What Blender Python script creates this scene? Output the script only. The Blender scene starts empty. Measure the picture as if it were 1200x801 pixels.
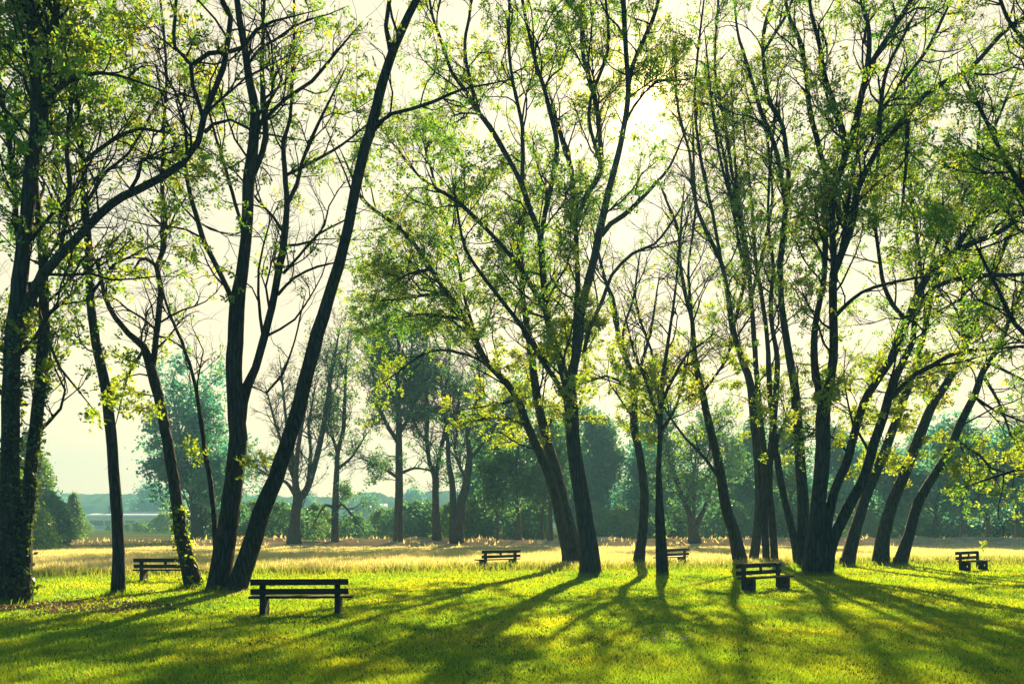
import bpy, math, random
import numpy as np
from mathutils import Vector

rng = np.random.default_rng(7)
random.seed(7)
SC = bpy.context.scene
COL = SC.collection

# ------------------------------------------------------------------ camera
F = 1200 * 28.0 / 36.0          # focal length in photo pixels
HZ = 611.0                      # horizon row in the photo
CH = 2.0                        # eye height
cam_d = bpy.data.cameras.new('camera')
cam = bpy.data.objects.new('camera', cam_d)
COL.objects.link(cam)
cam.location = (0, 0, CH)
cam.rotation_euler = (math.radians(90), 0, 0)
cam_d.lens = 28
cam_d.sensor_width = 36
cam_d.shift_y = (HZ - 400.5) / 1200.0
cam_d.clip_end = 5000
cam_d.clip_start = 0.1
SC.camera = cam

# ------------------------------------------------------------------ light
sun_dir = Vector(((765 - 600) / F, 1.0, (HZ - 112) / F)).normalized()
elev = math.asin(sun_dir.z)
azim = math.atan2(sun_dir.x, sun_dir.y)

SUN_STRENGTH = 5.0
SKY_STRENGTH = 0.05
EXPOSURE = 1.75
WARM_SKY = (5.0, 4.5, 3.2, 1)
LOW_SKY = (7.6, 5.6, 3.1, 1)
COOL_SKY = (0.35, 1.2, 1.9, 1)

world = bpy.data.worlds.new('World')
SC.world = world
world.use_nodes = True
nt = world.node_tree
nt.nodes.clear()
out = nt.nodes.new('ShaderNodeOutputWorld')
bg = nt.nodes.new('ShaderNodeBackground')
bg.inputs['Strength'].default_value = SKY_STRENGTH
sky = nt.nodes.new('ShaderNodeTexSky')
sky.sky_type = 'NISHITA'
sky.sun_disc = False
sky.sun_elevation = elev
sky.sun_rotation = azim
sky.altitude = 100
sky.air_density = 1.0
sky.dust_density = 2.5
sky.ozone_density = 1.5
hs = nt.nodes.new('ShaderNodeHueSaturation')
hs.inputs['Saturation'].default_value = 0.75
# towards the sun the air is vapour laden and creamy, away from it the sky stays blue
tint = nt.nodes.new('ShaderNodeVectorMath'); tint.operation = 'MULTIPLY'
gm = nt.nodes.new('ShaderNodeGamma'); gm.inputs['Gamma'].default_value = 0.15   # thick air evens the sky out
nt.links.new(sky.outputs[0], gm.inputs['Color'])
nt.links.new(gm.outputs[0], hs.inputs['Color'])
nt.links.new(hs.outputs[0], tint.inputs[0])
# the sun itself behind thin vapour: a bright patch of sky round its direction
tc = nt.nodes.new('ShaderNodeTexCoord')
dot = nt.nodes.new('ShaderNodeVectorMath'); dot.operation = 'DOT_PRODUCT'
dot.inputs[1].default_value = sun_dir
nrm = nt.nodes.new('ShaderNodeVectorMath'); nrm.operation = 'NORMALIZE'
nt.links.new(tc.outputs['Generated'], nrm.inputs[0])
nt.links.new(nrm.outputs[0], dot.inputs[0])
def wmath(op, a, b):
    n = nt.nodes.new('ShaderNodeMath'); n.operation = op
    for i, v in enumerate((a, b)):
        if hasattr(v, 'links'): nt.links.new(v, n.inputs[i])
        else: n.inputs[i].default_value = v
    return n.outputs[0]
cl = wmath('MAXIMUM', dot.outputs['Value'], 0.0)
near = nt.nodes.new('ShaderNodeMapRange'); near.interpolation_type = 'SMOOTHSTEP'
near.inputs['From Min'].default_value = 0.33; near.inputs['From Max'].default_value = 0.76
nt.links.new(dot.outputs['Value'], near.inputs['Value'])
tm = nt.nodes.new('ShaderNodeMix'); tm.data_type = 'RGBA'; tm.clamp_factor = True
tm.inputs[6].default_value = COOL_SKY
nt.links.new(near.outputs[0], tm.inputs[0])
sepd = nt.nodes.new('ShaderNodeSeparateXYZ'); nt.links.new(nrm.outputs[0], sepd.inputs[0])
lowr = nt.nodes.new('ShaderNodeMapRange'); lowr.inputs['From Min'].default_value = 0.0; lowr.inputs['From Max'].default_value = 0.32
nt.links.new(sepd.outputs[2], lowr.inputs['Value'])
wm_ = nt.nodes.new('ShaderNodeMix'); wm_.data_type = 'RGBA'
wm_.inputs[6].default_value = LOW_SKY; wm_.inputs[7].default_value = WARM_SKY
nt.links.new(lowr.outputs[0], wm_.inputs[0]); nt.links.new(wm_.outputs[2], tm.inputs[7])
nt.links.new(tm.outputs[2], tint.inputs[1])
g1 = wmath('MULTIPLY', wmath('POWER', cl, 4500.0), 40.0)
g2 = wmath('MULTIPLY', wmath('POWER', cl, 500.0), 6.0)
gl = wmath('ADD', g1, g2)
gc = nt.nodes.new('ShaderNodeVectorMath'); gc.operation = 'SCALE'
gc.inputs[0].default_value = (1.0, 0.60, 0.16)
nt.links.new(gl, gc.inputs['Scale'])
addc = nt.nodes.new('ShaderNodeVectorMath'); addc.operation = 'ADD'
nt.links.new(tint.outputs[0], addc.inputs[0])
nt.links.new(gc.outputs[0], addc.inputs[1])
nt.links.new(addc.outputs[0], bg.inputs['Color'])
nt.links.new(bg.outputs[0], out.inputs['Surface'])

sd = bpy.data.lights.new('sun', 'SUN')
sun = bpy.data.objects.new('sun', sd)
COL.objects.link(sun)
sd.energy = SUN_STRENGTH
sd.angle = math.radians(0.6)
sd.color = (1.0, 0.80, 0.42)
sun.rotation_euler = (-sun_dir).to_track_quat('-Z', 'Y').to_euler()
sun.location = (10, 20, 60)

vs = SC.view_settings
vs.view_transform = 'Standard'
vs.look = 'None'
vs.exposure = EXPOSURE
vs.gamma = 1.0
vs.use_curve_mapping = False
cy = SC.cycles
cy.max_bounces = 6
cy.diffuse_bounces = 2
cy.glossy_bounces = 2
cy.transmission_bounces = 3
cy.volume_bounces = 1
cy.transparent_max_bounces = 6
cy.use_denoising = True
cy.sample_clamp_indirect = 4.0
cy.caustics_reflective = False
cy.caustics_refractive = False

# ------------------------------------------------------------------ helpers
def world_at(px, py, Y):
    return np.array([(px - 600) / F * Y, Y, CH - (py - HZ) / F * Y])

def gx(px, Y):
    return (px - 600) / F * Y

def ground_Y(py):
    return CH * F / (py - HZ)

def vnoise(x, y, seed=0):
    """smooth value noise, vectorised"""
    x = np.asarray(x, float); y = np.asarray(y, float)
    xi = np.floor(x).astype(np.int64); yi = np.floor(y).astype(np.int64)
    xf = x - xi; yf = y - yi
    def h(a, b):
        n = (a * 374761393 + b * 668265263 + seed * 1442695041) & 0x7fffffff
        n = ((n ^ (n >> 13)) * 1274126177) & 0x7fffffff
        return ((n ^ (n >> 16)) & 0xffff) / 65535.0
    u = xf * xf * (3 - 2 * xf); v = yf * yf * (3 - 2 * yf)
    return (h(xi, yi) * (1 - u) * (1 - v) + h(xi + 1, yi) * u * (1 - v)
            + h(xi, yi + 1) * (1 - u) * v + h(xi + 1, yi + 1) * u * v)

def lawn_edge(X):
    return 33.5 + 0.2 * X + 1.6 * (vnoise(X * 0.22, 0 * X, 5) - 0.5) + 0.9 * (vnoise(X * 0.9, 0 * X, 6) - 0.5)

def smooth(a, b, t):
    t = np.clip((t - a) / (b - a), 0, 1)
    return t * t * (3 - 2 * t)

def ground_h(X, Y):
    X = np.asarray(X, float); Y = np.asarray(Y, float)
    h = 0.05 * (vnoise(X * 0.35, Y * 0.35, 1) - 0.5)
    # earth bank under the far row of trees
    on = smooth(-31, -25, X)
    c = 69.5 + 1.5 * (vnoise(X * 0.08, 0 * X, 2) - 0.5)
    lump = 0.55 + 0.45 * vnoise(X * 0.35, Y * 0.35, 3) + 0.5 * (vnoise(X * 0.9, Y * 0.9, 4) - 0.5)
    d = (Y - c) / 4.6
    h = h + on * 0.62 * np.exp(-d * d) * lump
    h = h + 0.12 * smooth(70, 76, Y)
    return h

def raw_mesh(name, V, quads=None, tris=None, mat=None, attr=None, smooth_shade=False):
    me = bpy.data.meshes.new(name)
    V = np.ascontiguousarray(V, dtype=np.float32)
    loops = []; starts = []; tot = []
    n0 = 0
    if quads is not None and len(quads):
        q = np.asarray(quads, dtype=np.int32)
        loops.append(q.ravel()); starts.append(np.arange(len(q)) * 4); n0 = len(q) * 4
        tot.append(np.full(len(q), 4))
    if tris is not None and len(tris):
        t = np.asarray(tris, dtype=np.int32)
        loops.append(t.ravel()); starts.append(n0 + np.arange(len(t)) * 3)
        tot.append(np.full(len(t), 3))
    L = np.concatenate(loops).astype(np.int32)
    S = np.concatenate(starts).astype(np.int32)
    T = np.concatenate(tot).astype(np.int32)
    me.vertices.add(len(V)); me.vertices.foreach_set('co', V.ravel())
    me.loops.add(len(L)); me.loops.foreach_set('vertex_index', L)
    me.polygons.add(len(S)); me.polygons.foreach_set('loop_start', S)
    me.polygons.foreach_set('loop_total', T)
    if smooth_shade:
        me.polygons.foreach_set('use_smooth', np.ones(len(S), dtype=bool))
    me.update(calc_edges=True)
    if attr is not None:
        a = me.attributes.new('rnd', 'FLOAT', 'POINT')
        a.data.foreach_set('value', np.asarray(attr, dtype=np.float32))
    if mat is not None:
        me.materials.append(mat)
    return me

def link(name, me, parent=None):
    o = bpy.data.objects.new(name, me)
    COL.objects.link(o)
    if parent is not None: o.parent = parent
    return o

def thing(name, label, cat, loc=(0, 0, 0), group=None, rz=0.0):
    o = bpy.data.objects.new(name, None)
    COL.objects.link(o)
    o.location = loc
    o.rotation_euler = (0, 0, rz)
    o.empty_display_size = 0.3
    o['label'] = label; o['category'] = cat
    if group: o['group'] = group
    return o

def tag(o, label=None, cat=None, group=None, kind=None):
    if label: o['label'] = label
    if cat: o['category'] = cat
    if group: o['group'] = group
    if kind: o['kind'] = kind
    return o

class Box:
    """collects bevel-edged boxes and prisms into one mesh"""
    def __init__(s): s.V = []; s.Q = []; s.T = []; s.n = 0
    def prism(s, poly, axis_lo, axis_hi, axis='x', bev=0.0):
        """extrude a 2-D polygon (list of (u,v)) along an axis"""
        k = len(poly)
        def pt(u, v, w):
            return {'x': (w, u, v), 'y': (u, w, v), 'z': (u, v, w)}[axis]
        a = [pt(u, v, axis_lo) for u, v in poly]; b = [pt(u, v, axis_hi) for u, v in poly]
        base = s.n
        s.V += a + b; s.n += 2 * k
        for i in range(k):
            j = (i + 1) % k
            s.Q.append((base + i, base + j, base + k + j, base + k + i))
        return base, k
    def box(s, x0, x1, y0, y1, z0, z1, b=0.006):
        b = min(b, (x1 - x0) * .3, (y1 - y0) * .3, (z1 - z0) * .3)
        pts = []
        idx = {}
        for ix, (xa, sx) in enumerate(((x0, 1), (x1, -1))):
            for iy, (ya, sy) in enumerate(((y0, 1), (y1, -1))):
                for iz, (za, sz) in enumerate(((z0, 1), (z1, -1))):
                    idx[(ix, iy, iz, 'x')] = s.n + len(pts); pts.append((xa, ya + sy * b, za + sz * b))
                    idx[(ix, iy, iz, 'y')] = s.n + len(pts); pts.append((xa + sx * b, ya, za + sz * b))
                    idx[(ix, iy, iz, 'z')] = s.n + len(pts); pts.append((xa + sx * b, ya + sy * b, za))
                    s.T.append((s.n + len(pts) - 3, s.n + len(pts) - 2, s.n + len(pts) - 1))
        for i in (0, 1):
            s.Q.append([idx[(i, a, c, 'x')] for a, c in ((0, 0), (1, 0), (1, 1), (0, 1))])
            s.Q.append([idx[(a, i, c, 'y')] for a, c in ((0, 0), (1, 0), (1, 1), (0, 1))])
            s.Q.append([idx[(a, c, i, 'z')] for a, c in ((0, 0), (1, 0), (1, 1), (0, 1))])
        for a in (0, 1):
            for c in (0, 1):
                s.Q.append([idx[(0, a, c, 'y')], idx[(1, a, c, 'y')], idx[(1, a, c, 'z')], idx[(0, a, c, 'z')]])
                s.Q.append([idx[(a, 0, c, 'x')], idx[(a, 1, c, 'x')], idx[(a, 1, c, 'z')], idx[(a, 0, c, 'z')]])
                s.Q.append([idx[(a, c, 0, 'x')], idx[(a, c, 1, 'x')], idx[(a, c, 1, 'y')], idx[(a, c, 0, 'y')]])
        s.V += pts; s.n += len(pts)
    def mesh(s, name, mat):
        me = raw_mesh(name, np.array(s.V), s.Q, s.T, mat)
        import bmesh
        bm = bmesh.new(); bm.from_mesh(me)
        bmesh.ops.recalc_face_normals(bm, faces=bm.faces)
        bm.to_mesh(me); bm.free()
        return me

# ------------------------------------------------------------------ materials
def new_mat(name):
    m = bpy.data.materials.new(name); m.use_nodes = True
    t = m.node_tree; t.nodes.clear()
    return m, t
def N(t, kind, **kw):
    n = t.nodes.new(kind)
    for k, v in kw.items():
        if k in n.inputs: n.inputs[k].default_value = v
        else: setattr(n, k, v)
    return n
def ramp(t, fac, stops, interp='LINEAR'):
    r = t.nodes.new('ShaderNodeValToRGB')
    r.color_ramp.interpolation = interp
    e = r.color_ramp.elements
    while len(e) < len(stops): e.new(0.5)
    for i, (p, c) in enumerate(stops):
        e[i].position = p; e[i].color = (*c, 1)
    t.links.new(fac, r.inputs[0])
    return r.outputs[0]
def mixc(t, fac, a, b):
    n = t.nodes.new('ShaderNodeMix'); n.data_type = 'RGBA'
    for i, v in ((0, fac), (6, a), (7, b)):
        if hasattr(v, 'links'): t.links.new(v, n.inputs[i])
        else: n.inputs[i].default_value = v if i == 0 else (*v, 1)
    return n.outputs[2]
def nmath(t, op, a, b=0.0, clamp=False):
    n = t.nodes.new('ShaderNodeMath'); n.operation = op; n.use_clamp = clamp
    for i, v in enumerate((a, b)):
        if hasattr(v, 'links'): t.links.new(v, n.inputs[i])
        else: n.inputs[i].default_value = v
    return n.outputs[0]

def leaf_material(name, stops, trans_stops, trans=0.5, nscale=0.35, gloss=0.06):
    m, t = new_mat(name)
    at = N(t, 'ShaderNodeAttribute', attribute_name='rnd')
    geo = N(t, 'ShaderNodeNewGeometry')
    no = N(t, 'ShaderNodeTexNoise', Scale=nscale, Detail=2.0)
    t.links.new(geo.outputs['Position'], no.inputs['Vector'])
    f = nmath(t, 'ADD', nmath(t, 'MULTIPLY', at.outputs['Fac'], 0.6), nmath(t, 'MULTIPLY', nmath(t, 'SUBTRACT', no.outputs['Fac'], 0.3, ), 1.0), clamp=True)
    c = ramp(t, f, stops); c2 = ramp(t, f, trans_stops)
    d = N(t, 'ShaderNodeBsdfDiffuse'); tr = N(t, 'ShaderNodeBsdfTranslucent')
    t.links.new(c, d.inputs['Color']); t.links.new(c2, tr.inputs['Color'])
    mx = N(t, 'ShaderNodeMixShader'); mx.inputs[0].default_value = trans
    t.links.new(d.outputs[0], mx.inputs[1]); t.links.new(tr.outputs[0], mx.inputs[2])
    g = N(t, 'ShaderNodeBsdfGlossy'); g.inputs['Roughness'].default_value = 0.45
    g.inputs['Color'].default_value = (0.8, 0.8, 0.8, 1)
    m2 = N(t, 'ShaderNodeMixShader'); m2.inputs[0].default_value = gloss
    t.links.new(mx.outputs[0], m2.inputs[1]); t.links.new(g.outputs[0], m2.inputs[2])
    o = N(t, 'ShaderNodeOutputMaterial'); t.links.new(m2.outputs[0], o.inputs['Surface'])
    return m

M_leaf = leaf_material('locust leaves',
    [(0.0, (.028, .095, .022)), (0.5, (.05, .13, .022)), (0.85, (.11, .14, .02)), (1.0, (.22, .19, .02))],
    [(0.0, (.08, .30, .03)), (0.4, (.22, .46, .03)), (0.7, (.48, .60, .03)), (1.0, (.80, .66, .03))], 0.62)
M_leaf_low = leaf_material('young low leaves',
    [(0.0, (.06, .12, .02)), (1.0, (.16, .19, .02))],
    [(0.0, (.28, .50, .03)), (0.6, (.48, .62, .03)), (1.0, (.72, .64, .04))], 0.6)
M_leaf_far = leaf_material('haze tinted far leaves',  # bluish haze of the distance is tinted into these leaf colours
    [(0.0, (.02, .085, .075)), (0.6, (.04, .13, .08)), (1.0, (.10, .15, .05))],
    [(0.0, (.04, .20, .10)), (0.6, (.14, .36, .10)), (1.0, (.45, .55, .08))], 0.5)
M_leaf_wood = leaf_material('haze teal wood leaves',  # teal of haze and skylight painted into the leaf colours, beyond the haze volume
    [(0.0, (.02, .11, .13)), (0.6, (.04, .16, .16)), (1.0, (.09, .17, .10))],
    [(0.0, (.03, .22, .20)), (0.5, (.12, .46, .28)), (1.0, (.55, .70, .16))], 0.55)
M_leaf_bush = leaf_material('bush leaves',
    [(0.0, (.03, .09, .02)), (0.6, (.07, .15, .025)), (1.0, (.13, .20, .03))],
    [(0.0, (.08, .25, .03)), (0.6, (.24, .42, .04)), (1.0, (.45, .55, .05))], 0.5)
M_ivy = leaf_material('ivy leaves',
    [(0.0, (.012, .04, .02)), (1.0, (.04, .09, .02))],
    [(0.0, (.03, .12, .02)), (1.0, (.25, .38, .03))], 0.35)

def bark_material(name, dark, light, scale=1.0):
    m, t = new_mat(name)
    geo = N(t, 'ShaderNodeNewGeometry')
    mp = N(t, 'ShaderNodeMapping'); mp.inputs['Scale'].default_value = (9 * scale, 9 * scale, 1.6 * scale)
    t.links.new(geo.outputs['Position'], mp.inputs[0])
    no = N(t, 'ShaderNodeTexNoise', Scale=1.0, Detail=6.0, Roughness=0.65, Distortion=0.6)
    t.links.new(mp.outputs[0], no.inputs['Vector'])
    vo = N(t, 'ShaderNodeTexVoronoi', Scale=0.9); vo.feature = 'DISTANCE_TO_EDGE'
    t.links.new(mp.outputs[0], vo.inputs['Vector'])
    h = nmath(t, 'ADD', nmath(t, 'MULTIPLY', nmath(t, 'MINIMUM', vo.outputs['Distance'], 0.25), 2.2), no.outputs['Fac'])
    c = ramp(t, nmath(t, 'MULTIPLY', h, 0.75), [(0.2, dark), (0.75, light)])
    bu = N(t, 'ShaderNodeBump'); bu.inputs['Strength'].default_value = 1.0; bu.inputs['Distance'].default_value = 0.08
    t.links.new(h, bu.inputs['Height'])
    b = N(t, 'ShaderNodeBsdfPrincipled'); b.inputs['Roughness'].default_value = 0.9
    b.inputs['Specular IOR Level'].default_value = 0.2
    t.links.new(c, b.inputs['Base Color']); t.links.new(bu.outputs[0], b.inputs['Normal'])
    o = N(t, 'ShaderNodeOutputMaterial'); t.links.new(b.outputs[0], o.inputs['Surface'])
    return m
M_bark = bark_material('locust bark', (.006, .007, .012), (.062, .055, .056))
M_bark_b = bark_material('branch bark', (.007, .008, .012), (.034, .032, .034), 3)
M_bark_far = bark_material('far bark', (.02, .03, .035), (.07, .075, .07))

def wood_material():
    m, t = new_mat('weathered dark wood')
    geo = N(t, 'ShaderNodeTexCoord')
    mp = N(t, 'ShaderNodeMapping'); mp.inputs['Scale'].default_value = (2.0, 40, 40)
    t.links.new(geo.outputs['Object'], mp.inputs[0])
    no = N(t, 'ShaderNodeTexNoise', Scale=1.0, Detail=5.0, Roughness=0.6)
    t.links.new(mp.outputs[0], no.inputs['Vector'])
    c = ramp(t, no.outputs['Fac'], [(0.3, (.018, .014, .014)), (0.7, (.055, .042, .034))])
    bu = N(t, 'ShaderNodeBump'); bu.inputs['Strength'].default_value = 0.5; bu.inputs['Distance'].default_value = 0.005
    t.links.new(no.outputs['Fac'], bu.inputs['Height'])
    b = N(t, 'ShaderNodeBsdfPrincipled'); b.inputs['Roughness'].default_value = 0.75
    b.inputs['Specular IOR Level'].default_value = 0.3
    t.links.new(c, b.inputs['Base Color']); t.links.new(bu.outputs[0], b.inputs['Normal'])
    o = N(t, 'ShaderNodeOutputMaterial'); t.links.new(b.outputs[0], o.inputs['Surface'])
    return m
M_wood = wood_material()

def plain_material(name, c0, c1, scale=4.0, rough=0.85, bump=0.3, dist=0.01):
    m, t = new_mat(name)
    geo = N(t, 'ShaderNodeNewGeometry')
    no = N(t, 'ShaderNodeTexNoise', Scale=scale, Detail=5.0, Roughness=0.6)
    t.links.new(geo.outputs['Position'], no.inputs['Vector'])
    c = ramp(t, no.outputs['Fac'], [(0.3, c0), (0.7, c1)])
    bu = N(t, 'ShaderNodeBump'); bu.inputs['Strength'].default_value = bump; bu.inputs['Distance'].default_value = dist
    t.links.new(no.outputs['Fac'], bu.inputs['Height'])
    b = N(t, 'ShaderNodeBsdfPrincipled'); b.inputs['Roughness'].default_value = rough
    t.links.new(c, b.inputs['Base Color']); t.links.new(bu.outputs[0], b.inputs['Normal'])
    o = N(t, 'ShaderNodeOutputMaterial'); t.links.new(b.outputs[0], o.inputs['Surface'])
    return m
M_concrete = plain_material('mossy dark concrete', (.014, .014, .018), (.045, .042, .042), 9)
M_wall = plain_material('white cladding', (.55, .57, .56), (.72, .73, .70), 0.6)
M_white = plain_material('white roof sheet', (.78, .78, .76), (.82, .82, .80), 0.4)
M_roofl = plain_material('pale roof sheet', (.45, .5, .52), (.6, .63, .62), 0.4)
M_glass = plain_material('dark window band', (.02, .05, .08), (.05, .09, .13), 0.8, 0.3)
M_rtile = plain_material('red tiles', (.22, .08, .05), (.32, .12, .07), 2.0)

def blade_material(name, stops, tstops, scale, trans):
    return leaf_material(name, stops, tstops, trans, scale, 0.03)
M_grass = blade_material('lawn blades',
    [(0.0, (.008, .09, .03)), (0.5, (.012, .14, .035)), (1.0, (.04, .18, .03))],
    [(0.0, (.16, .42, .02)), (0.5, (.42, .62, .015)), (1.0, (.90, .80, .015))], 0.5, 0.58)
M_straw = blade_material('meadow blades',
    [(0.0, (.42, .44, .13)), (0.45, (.62, .54, .24)), (1.0, (.72, .58, .32))],
    [(0.0, (.52, .62, .16)), (0.45, (.80, .70, .28)), (1.0, (.88, .72, .38))], 0.25, 0.5)
M_edge = blade_material('green meadow fringe',
    [(0.0, (.05, .12, .02)), (1.0, (.15, .18, .03))],
    [(0.0, (.22, .36, .03)), (1.0, (.55, .55, .04))], 0.6, 0.5)

def ground_material():
    m, t = new_mat('ground cover')
    geo = N(t, 'ShaderNodeNewGeometry')
    sep = N(t, 'ShaderNodeSeparateXYZ'); t.links.new(geo.outputs['Position'], sep.inputs[0])
    X, Y = sep.outputs[0], sep.outputs[1]
    def noise(s, d=4.0, r=0.6, sx=1.0):
        mp = N(t, 'ShaderNodeMapping'); mp.inputs['Scale'].default_value = (s * sx, s, s)
        t.links.new(geo.outputs['Position'], mp.inputs[0])
        n = N(t, 'ShaderNodeTexNoise', Scale=1.0, Detail=d, Roughness=r)
        t.links.new(mp.outputs[0], n.inputs['Vector']); return n.outputs['Fac']
    fine = noise(14, 5, 0.7); mid = noise(1.1); big = noise(0.18)
    lawn = mixc(t, ramp(t, nmath(t, 'ADD', nmath(t, 'MULTIPLY', mid, .6), nmath(t, 'MULTIPLY', fine, .4)), [(0.35, (0, 0, 0)), (0.65, (1, 1, 1))]),
                (.008, .055, .015), (.05, .13, .02))
    straw = mixc(t, ramp(t, nmath(t, 'ADD', nmath(t, 'MULTIPLY', mid, .5), nmath(t, 'MULTIPLY', fine, .5)), [(0.35, (0, 0, 0)), (0.65, (1, 1, 1))]),
                 (.46, .44, .17), (.62, .53, .27))
    stub = mixc(t, ramp(t, noise(0.5, 4, .6, .12), [(0.42, (0, 0, 0)), (0.6, (1, 1, 1))]), (.25, .24, .10), (.40, .27, .16))
    earth = mixc(t, ramp(t, noise(0.9, 5, .7), [(0.38, (0, 0, 0)), (0.62, (1, 1, 1))]), (.38, .27, .15), (.70, .44, .27))
    green = mixc(t, ramp(t, noise(.05, 4, .6, .5), [(0.4, (0, 0, 0)), (0.6, (1, 1, 1))]), (.11, .19, .035), (.26, .28, .08))
    wob = nmath(t, 'MULTIPLY', nmath(t, 'SUBTRACT', mid, 0.5), 2.5)
    Yw = nmath(t, 'ADD', Y, wob)
    edge = nmath(t, 'SUBTRACT', nmath(t, 'SUBTRACT', Yw, nmath(t, 'MULTIPLY', X, 0.2)), 33.5)
    f1 = nmath(t, 'MULTIPLY', edge, 1.2, True)
    def step(y0, w):
        return nmath(t, 'DIVIDE', nmath(t, 'SUBTRACT', Yw, y0), w, True)
    c = mixc(t, f1, lawn, straw)
    # far field: stubble on the left, earth bank on the right
    left = nmath(t, 'MULTIPLY', nmath(t, 'ADD', nmath(t, 'MULTIPLY', X, -1.0), -27.0), 0.5, True)
    farc = mixc(t, left, earth, stub)
    c = mixc(t, step(62, 2.5), c, farc)
    c = mixc(t, nmath(t, 'MULTIPLY', step(73, 4), nmath(t, 'SUBTRACT', 1.0, left)), c, green)
    c = mixc(t, step(98, 6), c, green)
    # worn bare soil by the leftmost tree
    mp = N(t, 'ShaderNodeVectorMath'); mp.operation = 'SUBTRACT'
    mp.inputs[1].default_value = (-11.2, 18.6, 0); t.links.new(geo.outputs['Position'], mp.inputs[0])
    sc = N(t, 'ShaderNodeVectorMath'); sc.operation = 'MULTIPLY'; sc.inputs[1].default_value = (.24, .60, 0)
    t.links.new(mp.outputs[0], sc.inputs[0])
    ln = N(t, 'ShaderNodeVectorMath'); ln.operation = 'LENGTH'; t.links.new(sc.outputs[0], ln.inputs[0])
    pf = nmath(t, 'ADD', nmath(t, 'SUBTRACT', 1.0, ln.outputs['Value']), nmath(t, 'SUBTRACT', mid, 0.5))
    pf = nmath(t, 'MULTIPLY', pf, 2.0, True)
    soil = mixc(t, fine, (.12, .08, .05), (.34, .22, .13))
    c = mixc(t, pf, c, soil)
    bu = N(t, 'ShaderNodeBump'); bu.inputs['Strength'].default_value = 0.7; bu.inputs['Distance'].default_value = 0.06
    t.links.new(nmath(t, 'ADD', fine, mid), bu.inputs['Height'])
    b = N(t, 'ShaderNodeBsdfDiffuse'); b.inputs['Roughness'].default_value = 0.9
    t.links.new(c, b.inputs['Color']); t.links.new(bu.outputs[0], b.inputs['Normal'])
    o = N(t, 'ShaderNodeOutputMaterial'); t.links.new(b.outputs[0], o.inputs['Surface'])
    return m
M_ground = ground_material()

# ------------------------------------------------------------------ ground
def build_ground():
    xs = np.concatenate([np.linspace(-450, -80, 40)[:-1], np.linspace(-80, 80, 420), np.linspace(80, 450, 40)[1:]])
    ys = np.concatenate([np.linspace(-35, 5, 14)[:-1], np.linspace(5, 60, 130)[:-1], np.linspace(60, 80, 90)[:-1], np.linspace(80, 470, 60)])
    gxx, gyy = np.meshgrid(xs, ys)
    z = ground_h(gxx, gyy)
    V = np.stack([gxx, gyy, z], -1).reshape(-1, 3)
    nx, ny = len(xs), len(ys)
    i = np.arange(ny - 1)[:, None] * nx + np.arange(nx - 1)[None, :]
    Q = np.stack([i, i + 1, i + nx + 1, i + nx], -1).reshape(-1, 4)
    o = link('ground', raw_mesh('ground', V, Q, None, M_ground, smooth_shade=True))
    o['kind'] = 'structure'
build_ground()

# ------------------------------------------------------------------ hills
M_hill = leaf_material('wooded hillside',
    [(0.0, (.05, .10, .05)), (0.6, (.08, .14, .06)), (1.0, (.30, .30, .14))],
    [(0.0, (.05, .10, .05)), (0.6, (.08, .14, .06)), (1.0, (.30, .30, .14))], 0.0, 0.012, 0.0)
def build_hills():
    xs = np.linspace(-440, 440, 900); ts = np.linspace(0, 1, 40)
    gxx, gt = np.meshgrid(xs, ts)
    top = 10.5 + 9 * vnoise(gxx / 70 + 4, 0 * gxx, 11) + 3.5 * vnoise(gxx / 18, 0 * gxx, 12)
    prof = np.sin(np.clip(gt, 0, 1) * math.pi) ** 0.8
    z = top * prof
    fy = 345 + gt * 110 + 0 * gxx
    rough = 2.2 * (vnoise(gxx / 3.5, fy / 6, 13)) + 1.3 * vnoise(gxx / 1.5, fy / 4, 14)
    z = z + rough * np.clip(prof * 4, 0, 1) - 0.4
    V = np.stack([gxx, fy, z], -1).reshape(-1, 3)
    nx = len(xs); ny = len(ts)
    i = np.arange(ny - 1)[:, None] * nx + np.arange(nx - 1)[None, :]
    Q = np.stack([i, i + 1, i + nx + 1, i + nx], -1).reshape(-1, 4)
    r = rng.random(len(V))
    o = link('hills', raw_mesh('hills', V, Q, None, M_hill, attr=r * .5))
    o['kind'] = 'structure'
build_hills()

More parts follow.
